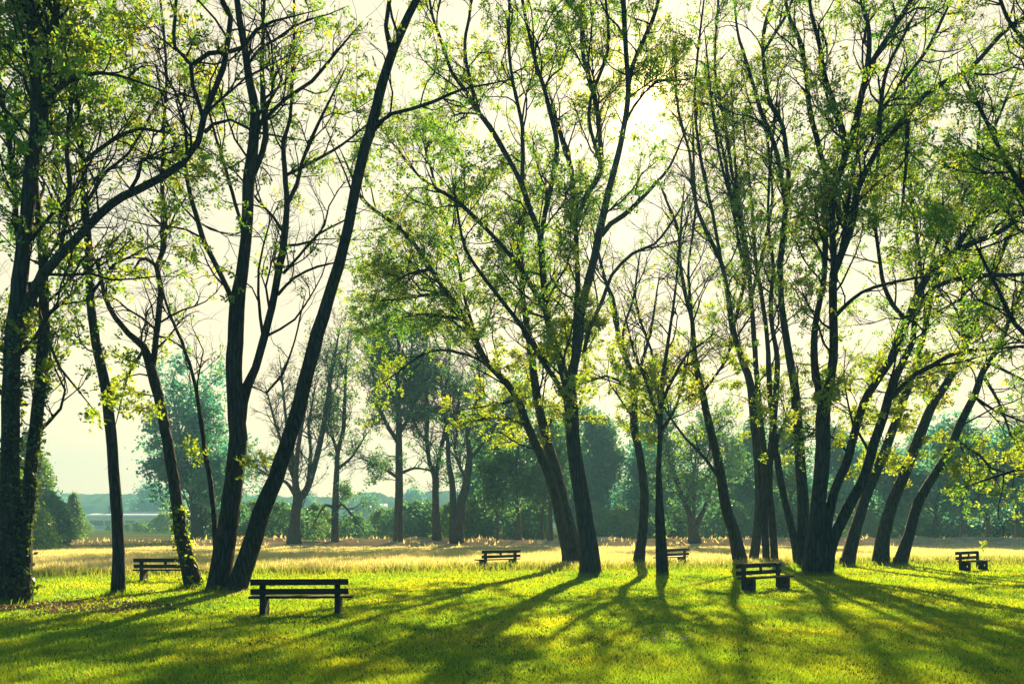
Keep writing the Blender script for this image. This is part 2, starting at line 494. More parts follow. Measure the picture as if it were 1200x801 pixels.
# ------------------------------------------------------------------ tubes & leaves
def tubes(P, R, sides=5, bumps=0.0):
    """P (N,K,3) R (N,K) -> verts, quads of N tubes"""
    P = np.asarray(P, float); R = np.asarray(R, float)
    Nn, K, _ = P.shape
    T = np.empty_like(P)
    T[:, 1:-1] = P[:, 2:] - P[:, :-2]; T[:, 0] = P[:, 1] - P[:, 0]; T[:, -1] = P[:, -1] - P[:, -2]
    T /= np.linalg.norm(T, axis=-1, keepdims=True) + 1e-9
    ref = np.where(np.abs(T[:, :1, 2:3]) > 0.85, np.array([1.0, 0, 0]), np.array([0, 0, 1.0]))
    mean = T.mean(1, keepdims=True)
    ref = np.where(np.abs(mean[..., 2:3]) > 0.75 * np.linalg.norm(mean, axis=-1, keepdims=True), np.array([1.0, .2, 0]), np.array([0, 0, 1.0]))
    U = np.cross(np.broadcast_to(ref, T.shape), T); U /= np.linalg.norm(U, axis=-1, keepdims=True) + 1e-9
    W = np.cross(T, U)
    a = np.arange(sides) / sides * 2 * math.pi
    rr = R[:, :, None] * np.ones(sides)
    if bumps:
        ph = rng.random((Nn, 1, 1)) * 9
        k = np.arange(K)[None, :, None]
        rr = rr * (1 + bumps * (np.sin(3 * a[None, None] + ph + .13 * k) * .5 + np.sin(5 * a[None, None] + 2 * ph - .21 * k) * .35
                                 + .6 * (rng.random((Nn, K, sides)) - .5)))
    V = P[:, :, None, :] + rr[..., None] * (np.cos(a)[None, None, :, None] * U[:, :, None, :] + np.sin(a)[None, None, :, None] * W[:, :, None, :])
    V = V.reshape(-1, 3)
    n = np.arange(Nn)[:, None, None] * K * sides
    k = np.arange(K - 1)[None, :, None] * sides
    s = np.arange(sides)[None, None, :]; s2 = (s + 1) % sides
    Q = np.stack([n + k + s, n + k + s2, n + k + sides + s2, n + k + sides + s], -1).reshape(-1, 4)
    return V, Q

class Parts:
    def __init__(s): s.V = []; s.Q = []; s.n = 0
    def add(s, V, Q):
        s.V.append(V); s.Q.append(Q + s.n); s.n += len(V)
    def mesh(s, name, mat, smooth_shade=True):
        return raw_mesh(name, np.concatenate(s.V), np.concatenate(s.Q), None, mat, smooth_shade=smooth_shade)

def catmull(pts, step):
    pts = np.asarray(pts, float)
    P = np.vstack([2 * pts[0] - pts[1], pts, 2 * pts[-1] - pts[-2]])
    out_ = []
    for i in range(1, len(P) - 2):
        seg = np.linalg.norm(P[i + 1, :3] - P[i, :3])
        n = max(1, int(seg / step))
        for j in range(n):
            t = j / n
            out_.append(0.5 * ((2 * P[i]) + (-P[i - 1] + P[i + 1]) * t + (2 * P[i - 1] - 5 * P[i] + 4 * P[i + 1] - P[i + 2]) * t * t
                               + (-P[i - 1] + 3 * P[i] - 3 * P[i + 1] + P[i + 2]) * t ** 3))
    out_.append(P[-2])
    return np.array(out_)

def unit(v):
    return v / (np.linalg.norm(v, axis=-1, keepdims=True) + 1e-9)

def sprout(pos, tan, rad, wt, L, K, ang=(25, 60), up=0.12, wob=0.28, rfac=0.55, rmin=0.006, rlen=0.011):
    """grow one branch from each (pos,tan); returns P (N,K,3), R (N,K)"""
    n = len(pos)
    rnd = unit(rng.normal(size=(n, 3)))
    perp = unit(rnd - (rnd * tan).sum(-1, keepdims=True) * tan)
    a = np.radians(rng.uniform(ang[0], ang[1], n))[:, None]
    d = unit(tan * np.cos(a) + perp * np.sin(a) + np.array([0, 0, up]))
    P = np.empty((n, K, 3)); P[:, 0] = pos
    st = (L / (K - 1))[:, None]
    for k in range(1, K):
        P[:, k] = P[:, k - 1] + d * st
        d = unit(d + rng.normal(size=(n, 3)) * wob + np.array([0, 0, up * .6]))
    r0 = np.minimum(rad * rfac, rlen * L + rmin)
    R = r0[:, None] * np.linspace(1, 0.25, K)[None]
    R = np.maximum(R, rmin * 0.6)
    return P, R

def pick(P, R, W, n, t0=0.25, t1=1.0):
    """pick n random starting points along branches; probability ~ weight"""
    Nn, K, _ = P.shape
    seg = np.linalg.norm(P[:, 1:] - P[:, :-1], axis=-1).sum(1)
    p = seg * W; p = p / p.sum()
    i = rng.choice(Nn, n, p=p)
    t = rng.uniform(t0, t1, n) * (K - 1)
    k = np.minimum(t.astype(int), K - 2); f = (t - k)[:, None]
    pos = P[i, k] * (1 - f) + P[i, k + 1] * f
    tan = unit(P[i, k + 1] - P[i, k])
    rad = R[i, k]
    return i, t / (K - 1), pos, tan, rad

def leaflets(pos, dirs, size, per=6, rach=0.22, droop=0.25):
    """compound leaves: kite leaflets along a drooping stalk"""
    n = len(pos)
    dirs = unit(dirs + rng.normal(size=(n, 3)) * .5 + np.array([0, 0, -droop]))
    side = unit(np.cross(dirs, rng.normal(size=(n, 3))))
    k = np.arange(per)
    sgn = np.where(k % 2 == 0, 1.0, -1.0)
    u = (k // 2 + 1) / (per / 2)
    base = pos[:, None] + dirs[:, None] * (u[None, :, None] * rach * rng.uniform(.7, 1.25, (n, 1, 1)))
    ld = unit(side[:, None] * sgn[None, :, None] + dirs[:, None] * .6 + rng.normal(size=(n, per, 3)) * .35)
    nr = unit(np.cross(ld, np.cross(dirs, side)[:, None] * .5 + rng.normal(size=(n, per, 3)) * .8))
    s = size * rng.uniform(.7, 1.3, (n, per, 1))
    a = base; b = base + ld * s * .5 + nr * s * .27; c = base + ld * s; d = base + ld * s * .5 - nr * s * .27
    V = np.stack([a, b, c, d], 2).reshape(-1, 3)
    m = n * per
    Q = np.arange(m * 4).reshape(-1, 4)
    r = np.repeat(np.clip(rng.normal(.47, .30, n), 0, 1), per * 4)
    return V, Q, r

def quadleaves(pos, size, flat=0.0):
    n = len(pos)
    a = unit(rng.normal(size=(n, 3)) * np.array([1, 1, 1 - flat])); b = unit(np.cross(a, rng.normal(size=(n, 3))))
    s = (size * rng.uniform(.6, 1.4, n))[:, None]
    V = np.stack([pos - a * s * .5, pos + b * s * .3, pos + a * s * .5, pos - b * s * .3], 1).reshape(-1, 3)
    return V, np.arange(n * 4).reshape(-1, 4)

LEAFK = 2.15
FEET = []
def base_r(limbs, Y0):
    return max(.25, max(l[0][0][2] for l in limbs) / 2 / F * Y0 + .05)

# ------------------------------------------------------------------ traced foreground trees
def fork_depth(x, y, done):
    best = None
    for px, py, Y in done:
        d = (px - x) ** 2 + (py - y) ** 2
        if best is None or d < best[0]: best = (d, Y)
    return best[1]

def locust(label, base, limbs, leaf=1.0, n1=1.0, twig=1.0, low=0, lowy=(430, 540), ivy=0, ivyspan=(560, 700), ivyleaf=None,
           cat='tree', group='locust trees of the foreground grove', name='locust_tree', first=3.0, roots=True, size=.115,
           Y0=None, lmat=None, per=6, clump=.75, thr=.30, rmin=1.0, blen=1.0, ws=1.0):
    """limbs: list of (pixels, drift, leafweight)"""
    bx, by = base
    Y0 = Y0 or ground_Y(by)
    origin = np.array([gx(bx, Y0), Y0, 0.0])
    root = thing(name, label, cat, tuple(origin), group)
    if Y0 < 50: FEET.append((origin[0], origin[1], base_r(limbs, Y0)))
    done = []; limb3 = []
    for li, (px, drift, lw) in enumerate(limbs):
        px = np.asarray(px, float)
        Ys = Y0 if not done else fork_depth(px[0, 0], px[0, 1], done)
        if li and px[0, 1] > by - 60: Ys = Y0 + random.uniform(-.12, .12) * 1.5
        rows = []
        for (x, y, w) in px:
            Yp = Ys + drift * (px[0, 1] - y) / F * Y0
            rows.append([*world_at(x, y, Yp), w * (ws if w > 6 else 1) / 2 / F * Yp])
            done.append((x, y, Yp))
        rows = np.array(rows)
        rows[:, :3] -= origin
        ground_limb = rows[0, 2] < 0.45 or px[0, 1] > by - 25
        if ground_limb:      # sink the foot into the ground and flare it
            down = rows[0].copy(); down[2] = -0.35; down[3] *= 1.12
            rows[0, 2] = max(rows[0, 2], 0.02)
            fl = rows[0].copy(); nxt = rows[1]
            mid = rows[0] + (nxt - rows[0]) * min(.25, .35 / max(.1, nxt[2] - rows[0][2])); mid[3] = rows[0][3] * .97
            rows[0][3] *= 1.03
            rows = np.vstack([down, rows[0], mid, rows[1:]])
        if rows[-1, 3] > .012:      # let every limb run out to a fine tip
            tip = rows[-1].copy(); dv = rows[-1, :3] - rows[-2, :3]
            tip[:3] += dv / (np.linalg.norm(dv) + 1e-6) * (rows[-1, 3] * 22 + .3); tip[3] = .008
            rows = np.vstack([rows, tip])
        cur = catmull(rows, 0.35)
        # natural wobble
        s = np.linspace(0, 1, len(cur))
        wig = np.stack([vnoise(s * 40 * (li + 1) % 97, 0 * s + li, 21), vnoise(s * 37 + 5, 0 * s + li, 22), 0 * s], 1) - .5
        cur[:, :3] += wig * np.minimum(cur[:, 3:4] * .35, .03)
        cur[:, 3] = np.maximum(cur[:, 3], .008)
        limb3.append((cur, lw))
    tp = Parts()
    S = []
    for cur, lw in limb3:
        big = cur[:, 3].max() > .12
        V, Q = tubes(cur[None, :, :3], cur[None, :, 3], 16 if big else 8, 0.10 if big else 0.05)
        tp.add(V, Q)
        tn = unit(np.gradient(cur[:, :3], axis=0))
        seg = np.linalg.norm(np.diff(cur[:, :3], axis=0), axis=1); seg = np.append(seg, seg[-1])
        for i in range(len(cur)):
            if cur[i, 2] > first:
                S.append([*cur[i, :3], *tn[i], cur[i, 3], lw, seg[i]])
    # roots: buttresses running into the turf
    if roots:
        r0 = limb3[0][0][1, 3]
        nr = 6
        az = np.arange(nr) / nr * 2 * math.pi + rng.random(nr) * .6
        D = np.stack([np.cos(az), np.sin(az), 0 * az], 1)
        K = 5
        tt = np.linspace(0, 1, K)
        P = D[:, None] * (r0 * (.45 + .75 * tt ** 1.2))[None, :, None]
        P[:, :, 2] = (r0 * 1.2 * (1 - tt) ** 2 - .06 * tt - .02)[None]
        R = (r0 * np.linspace(.42, .12, K))[None] * np.ones((nr, 1))
        V, Q = tubes(P, R, 7, .08); tp.add(V, Q)
    link('trunk', tp.mesh('trunk', M_bark), root)
    S = np.array(S)
    # first-order branches
    lens = S[:, 8]
    thin = np.clip(.16 / (S[:, 6] + .03), .35, 1.6) * (0.35 + np.clip((S[:, 2] - first) / 7, 0, 1)) * np.sqrt(S[:, 7] + .15)
    n = int(lens.sum() * 1.6 * n1) + 4
    p = lens * thin; p /= p.sum()
    i = rng.choice(len(S), n, p=p)
    pos = S[i, :3] + S[i, 3:6] * rng.uniform(0, .3, (n, 1)); lw = S[i, 7]
    L = blen * rng.uniform(1.2, 3.6, n) * np.clip(.55 + S[i, 6] * 5, .55, 1.25)
    bp = Parts()
    P1, R1 = sprout(pos, S[i, 3:6], S[i, 6], None, L, 7, (25, 65), .10, .24, .5, .009 * rmin)
    V, Q = tubes(P1, R1, 5); bp.add(V, Q)
    n2 = int(n * 5 * twig)
    i2, t2, pos, tan, rad = pick(P1, R1, np.ones(n), n2, .2, 1)
    L2 = L[i2] * rng.uniform(.28, .55, n2) * (1.15 - .5 * t2)
    P2, R2 = sprout(pos, tan, rad, None, L2, 5, (25, 60), .05, .3, .65, .006 * rmin)
    V, Q = tubes(P2, R2, 4); bp.add(V, Q)
    lw2 = lw[i2]
    n3 = int(n2 * 3.2 * twig)
    i3, t3, pos, tan, rad = pick(P2, R2, np.ones(n2), n3, .2, 1)
    L3 = np.clip(L2[i3] * rng.uniform(.4, .9, n3), .15, .8)
    P3, R3 = sprout(pos, tan, rad, None, L3, 4, (20, 60), .03, .32, .8, .0045 * rmin)
    V, Q = tubes(P3, R3, 3); bp.add(V, Q)
    lw3 = lw2[i3]
    cV = []; cQ = []; cR = []; cn = 0
    if leaf > 0:
        nl = int(n3 * LEAFK * leaf)
        i4, t4, pos, tan, rad = pick(P3, R3, lw3 + 1e-4, nl, .2, 1)
        # clumps: thin whole patches out
        wp = pos + origin
        keep = vnoise(wp[:, 0] * clump + wp[:, 1] * .3, wp[:, 2] * clump, 31) > thr
        keep &= rng.random(nl) < np.clip(lw3[i4] * 1.2, 0.12, 1)
        pos = pos[keep]; tan = tan[keep]
        V, Q, r = leaflets(pos, tan, size, per, size * 2.1)
        link('crown', raw_mesh('crown', V, Q, None, lmat or M_leaf, attr=r), root)
    if low:
        # short leafy water shoots on the lower trunk
        allp = np.concatenate([c[:, :] for c, _ in limb3])
        wy = HZ + (CH - allp[:, 2]) * F / (allp[:, 1] + origin[1])
        ok = (wy > lowy[0]) & (wy < lowy[1]); allp = allp[ok]
        i = rng.choice(len(allp), low)
        tn = np.tile(np.array([[0, 0, 1.0]]), (low, 1))
        PL, RL = sprout(allp[i, :3], tn, allp[i, 3], None, rng.uniform(.7, 2.0, low), 6, (40, 85), .02, .25, .3, .006)
        V, Q = tubes(PL, RL, 4); bp.add(V, Q)
        m = low * 26
        _, _, pos, tan, _ = pick(PL, RL, np.ones(low), m, .25, 1)
        V, Q, r = leaflets(pos + rng.normal(size=pos.shape) * .09, tan, size * 1.15)
        link('low_foliage', raw_mesh('low_foliage', V, Q, None, M_leaf_low, attr=r), root)
    link('branches', bp.mesh('branches', M_bark_b), root)
    if ivy:
        allp = np.concatenate([c[:, :] for c, _ in limb3 if c[0, 2] < .6])
        wy = HZ + (CH - allp[:, 2]) * F / (allp[:, 1] + origin[1])
        ok = (wy > ivyspan[0]) & (wy < ivyspan[1]) & (allp[:, 2] > .05); allp = allp[ok]
        i = rng.choice(len(allp), ivy)
        az = rng.random(ivy) * 2 * math.pi
        rr = allp[i, 3] * rng.uniform(.98, 1.15, ivy) + rng.exponential(.04, ivy)
        pos = allp[i, :3] + np.stack([np.cos(az) * rr, np.sin(az) * rr, rng.uniform(-.2, .2, ivy)], 1)
        g = vnoise(az * 1.2, pos[:, 2] * .8, 41) > .4
        V, Q = quadleaves(pos[g], .13)
        link('ivy', raw_mesh('ivy', V, Q, None, ivyleaf or M_ivy, attr=np.repeat(rng.random(len(pos[g])), 4)), root)
    return root

# --- leftmost big tree
locust('big dark locust at the left edge, ivy at its foot, one long limb arching right', (14, 706), [
    ([(14,706,36),(12,660,32),(12,600,26),(12,540,23),(13,470,22),(16,400,20),(24,330,20),(31,260,17),(38,190,18),(44,130,17),(40,70,12),(33,0,11),(30,-80,9),(32,-180,6),(28,-260,3)], -.02, 1.1),
    ([(47,150,12),(50,130,12),(55,90,11),(60,40,8),(68,0,8),(75,-70,6),(80,-150,4)], .15, 1.4),
    ([(18,400,14),(26,372,14),(38,345,14),(50,322,13),(70,298,12),(100,268,11),(130,238,11),(160,222,10),(190,207,10),(215,190,9),(232,165,8),(240,135,8),(250,110,7),(262,80,7),(267,50,7),(270,20,6),(258,-5,6),(240,-60,4)], -.12, .10),
    ([(238,137,6),(234,125,5),(226,100,5),(224,75,5),(205,55,4),(205,20,4),(208,-20,3)], .1, .35),
    ([(226,75,5),(245,62,5),(270,60,5),(285,55,5),(300,35,4),(320,25,3),(340,20,2)], -.2, .15),
    ([(240,155,5),(250,145,4),(270,140,3),(300,155,3),(330,160,2)], .2, .1),
    ([(26,690,24),(28,640,20),(34,580,17),(42,500,16),(49,430,14),(52,360,13),(50,300,10),(44,240,9),(40,180,7),(50,100,6),(60,0,4)], .12, 1.2),
    ([(27,322,9),(20,270,7),(17,215,7),(10,160,6),(0,100,5),(-10,40,4)], .2, 1.3),
    ([(70,298,5),(78,250,6),(82,215,6),(78,170,5),(84,120,4),(90,60,3)], .2, 1.6),
    ([(45,125,5),(80,95,5),(120,85,4),(160,95,3),(200,110,2)], -.2, 1.8),
    ([(34,330,5),(52,385,4),(70,430,3),(90,455,2)], -.2, .08),
    ([(12,470,6),(-20,440,5),(-50,420,4)], .1, 1.2),
], leaf=1.25, n1=1.05, ivy=2600, ivyspan=(380, 706), low=9, lowy=(380, 560), ws=.85)

# --- slim single stem
locust('slim single locust stem leaning left, standing alone just right of the ivied tree', (139, 697), [
    ([(139,697,20),(139,650,16),(137,600,15),(132,540,14),(128,490,14),(121,440,13),(112,400,12),(106,350,11),(104,290,10),(100,240,10),(97,190,8),(92,140,8),(88,80,7),(85,30,6),(82,-40,5),(85,-120,3)], .03, 1.3),
    ([(92,112,6),(80,90,6),(76,60,5),(70,20,4),(60,-40,3)], .2, 1.4),
    ([(92,75,5),(105,40,4),(118,25,3),(135,0,2)], -.2, 1.2),
    ([(97,190,5),(130,165,4),(165,150,4),(195,155,3)], -.3, 1.9),
    ([(100,240,4),(125,200,4),(150,180,3),(185,120,3)], .3, 1.7),
    ([(104,320,4),(90,300,4),(76,250,3),(60,215,3)], .25, 1.2),
], leaf=1.25, n1=1.25, low=6, lowy=(250, 350), first=5.2, ws=.85)

# --- forked, mossy at foot
locust('thin forked locust leaning left with yellow green leaves up its lower trunk, behind a bench', (227, 690), [
    ([(228,690,22),(220,655,18),(211,620,15),(206,580,13),(200,540,13),(193,500,12),(186,465,12),(178,435,12),(168,405,9),(150,390,7),(135,372,6),(122,345,5),(115,310,4),(100,290,3)], .02, .5),
    ([(178,440,8),(181,410,7),(186,370,7),(189,340,7),(184,312,6),(192,290,6),(193,255,6),(190,215,5),(192,150,4),(195,80,3),(190,20,3)], .12, .7),
    ([(184,312,4),(172,303,3),(163,305,3),(155,320,2),(140,325,2)], -.2, .2),
    ([(170,407,4),(155,430,3),(148,445,2.5),(142,470,2)], -.2, .1),
], leaf=.6, n1=.8, twig=.75, ivy=420, ivyspan=(600, 690), ivyleaf=M_leaf_low, low=5, lowy=(420, 480))

# --- three stems
locust('three stemmed locust spreading from one foot behind the nearest bench', (265, 692), [
    ([(256,692,30),(262,650,26),(270,600,24),(276,550,22),(279,510,22),(276,470,20),(274,430,20),(276,400,20),(277,360,19),(283,320,15),(288,280,14),(290,240,14),(292,205,15),(296,170,13),(299,130,12),(292,95,10),(287,60,9),(280,20,8),(276,-20,7),(270,-90,5),(275,-170,3)], .0, .7),
    ([(291,215,7),(303,190,7),(312,160,8),(308,120,6),(307,70,5),(309,20,4),(312,-50,3)], .15, .7),
    ([(277,510,18),(284,470,14),(290,450,12),(300,430,10),(308,400,10),(318,360,9),(328,310,9),(333,280,9),(336,240,7),(334,200,6),(332,165,5),(340,140,4),(343,80,4),(345,20,3),(342,-60,2)], .18, .8),
    ([(337,238,5),(348,215,5),(354,190,4),(366,160,4),(380,130,3),(395,100,2)], -.15, 1.1),
    ([(275,692,26),(290,650,24),(306,600,22),(323,560,20),(340,510,19),(352,470,18),(362,430,17),(373,390,17),(385,350,15),(397,310,14),(405,280,13),(413,240,13),(423,190,13),(437,140,13),(450,90,12),(462,55,11),(473,30,10),(487,0,9),(510,-50,8),(530,-120,5),(545,-190,3)], -.10, .7),
    ([(458,58,6),(452,30,5),(456,0,5),(450,-60,3)], .2, .6),
    ([(440,146,5),(460,133,4),(480,128,4),(510,118,4),(540,105,3),(575,98,2)], -.2, .4),
    ([(277,372,9),(268,340,7),(252,308,6),(240,285,6),(231,255,6),(222,225,5),(217,195,5),(205,165,4),(195,140,3),(185,90,2)], .2, .5),
    ([(325,345,4),(345,325,3),(372,312,3),(390,308,2)], .2, .2),
    ([(332,320,4),(350,300,3),(372,275,3),(400,260,2)], -.2, .2),
    ([(255,670,7),(251,610,6),(247,565,6),(240,530,5),(234,480,5),(226,440,4),(213,400,4),(200,370,3),(190,340,3)], .1, .3),
    ([(300,150,5),(335,115,4),(365,95,4),(395,60,3)], -.2, 1.1),
    ([(335,205,4),(365,190,4),(400,170,3),(425,150,2)], .2, 1.2),
    ([(288,280,4),(262,190,4),(250,150,3),(240,110,2)], .25, .4),
    ([(290,450,4),(312,460,3),(330,440,3),(345,400,2),(352,370,2)], .3, .15),
], leaf=.7, n1=.75, twig=.8, low=2, lowy=(540, 570), ws=.92)

# --- centre tree
locust('tall central locust with the thickest trunk, forking wide below the sun', (692, 674), [
    ([(692,674,34),(690,640,28),(684,600,25),(678,560,23),(672,520,21),(669,480,20),(668,455,20),(672,430,14),(678,400,13),(680,370,13),(688,335,12),(697,300,12),(704,265,11),(712,230,10),(722,190,9),(730,155,8),(736,110,8),(733,60,7),(730,0,6),(728,-60,4),(735,-140,3)], -.02, .8),
    ([(734,140,5),(738,90,5),(748,60,5),(762,30,5),(772,0,4),(790,-60,3)], .2, .8),
    ([(668,465,17),(661,440,14),(655,420,12),(646,390,11),(640,365,10),(637,330,10),(634,290,10),(633,274,9),(622,248,8),(612,216,8),(603,198,7),(590,175,6),(575,150,6),(560,130,5),(545,105,5),(530,85,4),(518,50,4),(505,10,3),(500,-50,2)], .1, 1.1),
    ([(634,276,6),(640,245,6),(648,205,6),(653,170,6),(645,130,6),(640,110,5),(630,80,5),(620,40,4),(612,0,4),(600,-60,3)], -.15, 1.1),
    ([(672,425,9),(675,370,8),(677,330,8),(675,280,8),(672,240,7),(670,200,6),(662,175,6),(655,150,5)], .2, .8),
    ([(676,265,7),(684,235,7),(698,214,7),(706,200,7),(703,165,6),(699,124,6),(688,82,6),(682,55,5),(683,0,5),(680,-60,3)], .1, .9),
    ([(684,412,5),(692,381,5),(706,351,5),(717,322,4),(741,297,4),(766,286,3),(782,268,3),(800,240,2)], -.2, .12),
    ([(705,275,6),(715,262,6),(730,252,6),(748,236,5),(769,214,4),(785,195,3),(800,160,2)], .2, .2),
    ([(641,368,6),(629,345,6),(609,313,6),(587,286,5),(560,258,5),(535,235,5),(510,220,4),(490,205,3),(470,180,3)], -.15, 1.1),
    ([(664,470,7),(648,440,6),(634,420,6),(615,387,6),(596,362,5),(579,340,5),(560,315,4),(545,290,4),(538,260,3),(535,240,3)], -.3, 1.1),
    ([(612,216,5),(612,150,5),(600,90,4),(596,40,4),(598,-20,3)], .2, 1.2),
    ([(560,130,4),(545,60,4),(552,0,3),(545,-60,2)], .1, 1.2),
    ([(706,200,5),(690,130,4),(712,60,4),(710,0,3)], -.3, .9),
], leaf=1.25, n1=1.05, low=34, lowy=(380, 520), ws=.78)

# --- its left neighbour, two stems
locust('double stemmed locust leaning left, close behind the thick central trunk', (674, 663), [
    ([(676,664,26),(668,625,20),(660,590,17),(652,555,15),(643,523,13),(634,488,12),(627,450,11),(622,412,9),(617,380,8),(612,340,6),(611,290,5),(615,240,4),(612,180,3)], .05, .9),
    ([(666,650,17),(655,600,14),(645,560,13),(632,530,11),(618,498,11),(605,465,10),(589,443,9),(574,429,8),(560,405,8),(545,375,7),(525,345,6),(505,315,5),(485,285,5),(462,262,5),(445,250,4),(424,232,4),(412,205,3)], -.12, 1.0),
    ([(616,497,5),(600,490,4),(580,488,3),(550,494,2)], -.2, .35),
    ([(605,468,4),(589,472,3),(560,477,2)], .2, .4),
    ([(572,428,4),(555,418,3),(530,411,3),(505,411,3),(480,425,2),(460,440,2)], -.2, .6),
    ([(545,375,4),(520,370,4),(490,368,3),(460,375,2)], .2, 1.5),
    ([(525,345,4),(500,345,4),(470,350,3),(440,352,2)], -.2, 1.7),
    ([(505,315,4),(480,320,3),(455,335,2)], .2, 1.5),
    ([(560,405,5),(545,350,4),(535,300,4),(520,250,3),(500,180,3)], .25, 1.2),
], leaf=1.5, n1=1.4, low=34, lowy=(420, 530), ws=.88)

# --- slender stem right of centre
locust('slender crooked locust with low yellow leaves, just right of the central trunks', (748, 664), [
    ([(748,664,15),(751,640,12),(754,617,11),(755,574,10),(750,534,9),(743,498,9),(743,454,8),(737,429,7),(726,400,6),(721,370,6),(717,348,5),(708,325,4),(700,290,3)], .03, .8),
    ([(743,462,4),(725,445,4),(710,440,3),(695,445,2)], -.2, 1.2),
    ([(744,450,4),(755,415,4),(764,380,3),(770,340,2)], .2, .8),
    ([(737,429,4),(730,390,3),(742,350,3),(748,310,2)], -.1, .6),
], leaf=.4, n1=.8, first=4.5, low=24, lowy=(430, 520), roots=False)

# --- twin thin stems
locust('young locust on two thin crossing stems, in front of the half hidden bench', (776, 675), [
    ([(774,675,10),(771,630,6),(771,580,6),(773,520,6),(775,470,6),(777,440,5),(783,400,4),(790,350,3),(795,300,3),(800,240,2)], .03, .35),
    ([(779,675,10),(777,630,7),(775,590,5),(772,540,5),(773,500,4),(765,470,4),(755,440,4),(745,420,3),(735,380,2)], -.08, .7),
    ([(775,480,4),(768,440,4),(763,410,3),(752,380,3),(745,350,2)], .2, .6),
    ([(776,470,4),(790,440,4),(805,415,3),(825,400,2)], -.2, .6),
    ([(775,505,4),(790,480,3),(800,450,3),(806,420,2)], .25, .8),
], leaf=.3, n1=1.0, first=4.0, low=16, lowy=(420, 540), roots=False)

# --- right group
locust('slim locust leaning left, leftmost stem of the right hand clump', (868, 662), [
    ([(869,662,18),(862,628,14),(850,587,12),(842,539,10),(832,501,9),(823,460,8),(814,422,7),(811,376,5),(803,345,5),(797,310,4),(795,270,3),(783,240,3)], .05, .15),
    ([(811,376,4),(808,340,4),(807,310,3),(815,245,3),(813,200,3),(812,150,2)], .2, .15),
    ([(845,563,4),(825,535,4),(805,515,3),(790,495,3),(780,480,2)], -.2, .6),
    ([(823,460,4),(845,430,3),(860,400,3),(880,370,2)], .2, .8),
], leaf=.7, n1=1.1, first=4.0, low=6, lowy=(440, 520))
locust('slim locust curving up left, rising behind the left end of the dark bench', (883, 660), [
    ([(883,660,12),(888,620,10),(890,580,9),(888,540,9),(884,500,9),(879,449,9),(868,418,7),(859,385,6),(854,354,6),(846,310,5),(832,280,5),(818,247,4),(812,220,4),(808,180,3),(795,130,3),(790,60,2)], .04, 1.0),
    ([(859,385,5),(872,330,5),(873,301,4),(866,260,4),(855,220,4),(848,180,3),(838,140,3),(830,100,2)], .2, 1.2),
    ([(846,310,4),(835,250,4),(822,190,4),(814,120,3),(818,60,3),(825,0,2)], -.1, 1.0),
    ([(866,260,4),(850,150,4),(838,80,3),(842,0,3),(846,-60,2)], .15, 1.1),
    ([(872,320,4),(858,240,4),(845,190,3),(835,130,3),(828,60,2)], -.2, 1.1),
], leaf=.8, n1=.9, first=5.0, low=8, lowy=(400, 520), roots=False)
locust('thinnest upright stem behind the dark bench, left of its twin', (898, 660), [
    ([(898,660,9),(896,610,8),(898,575,8),(895,530,8),(890,480,7),(887,440,6),(884,400,6),(880,350,5),(876,300,5),(868,250,4),(862,200,3),(858,120,2)], .12, 1.1),
    ([(880,350,4),(895,290,4),(905,230,3),(900,170,3)], -.2, 1.1),
], leaf=.8, n1=.85, first=5.0, low=6, lowy=(420, 540), roots=False)
locust('thin upright locust stem behind the dark bench, right of its twin', (908, 660), [
    ([(908,660,9),(905,610,8),(901,560,8),(904,524,8),(909,467,7),(911,420,6),(905,385,5),(903,350,5),(906,310,4),(900,260,3),(902,200,3),(910,120,2)], -.08, 1.1),
], leaf=.8, n1=.9, first=5.0, roots=False)
locust('thin locust slanting left, second stem left of the massive dark clump', (935, 662), [
    ([(935,662,10),(930,628,9),(920,587,8),(912,546,8),(908,510,7),(903,470,6),(901,430,6),(899,395,5),(893,350,5),(885,300,4),(880,230,3),(872,150,2)], .2, 1.2),
], leaf=.8, n1=.9, first=5.0, roots=False)
locust('medium locust touching the left of the massive dark clump, forking high up', (942, 665), [
    ([(942,665,16),(941,620,13),(941,587,13),(939,550,12),(934,486,11),(932,455,10),(926,422,9),(919,380,8),(916,354,7),(914,315,7),(917,280,7),(921,240,6),(924,205,5),(917,148,5),(901,118,5),(895,77,4),(895,36,4),(905,0,3),(915,-50,2)], .08, 1.1),
    ([(921,245,5),(915,205,5),(907,168,5),(895,140,5),(884,104,4),(874,70,4),(865,40,3),(860,0,2)], .25, 1.2),
    ([(895,60,4),(910,35,4),(925,10,3),(935,-30,2)], -.2, 1.2),
], leaf=.8, n1=.9, first=5.0, roots=False)
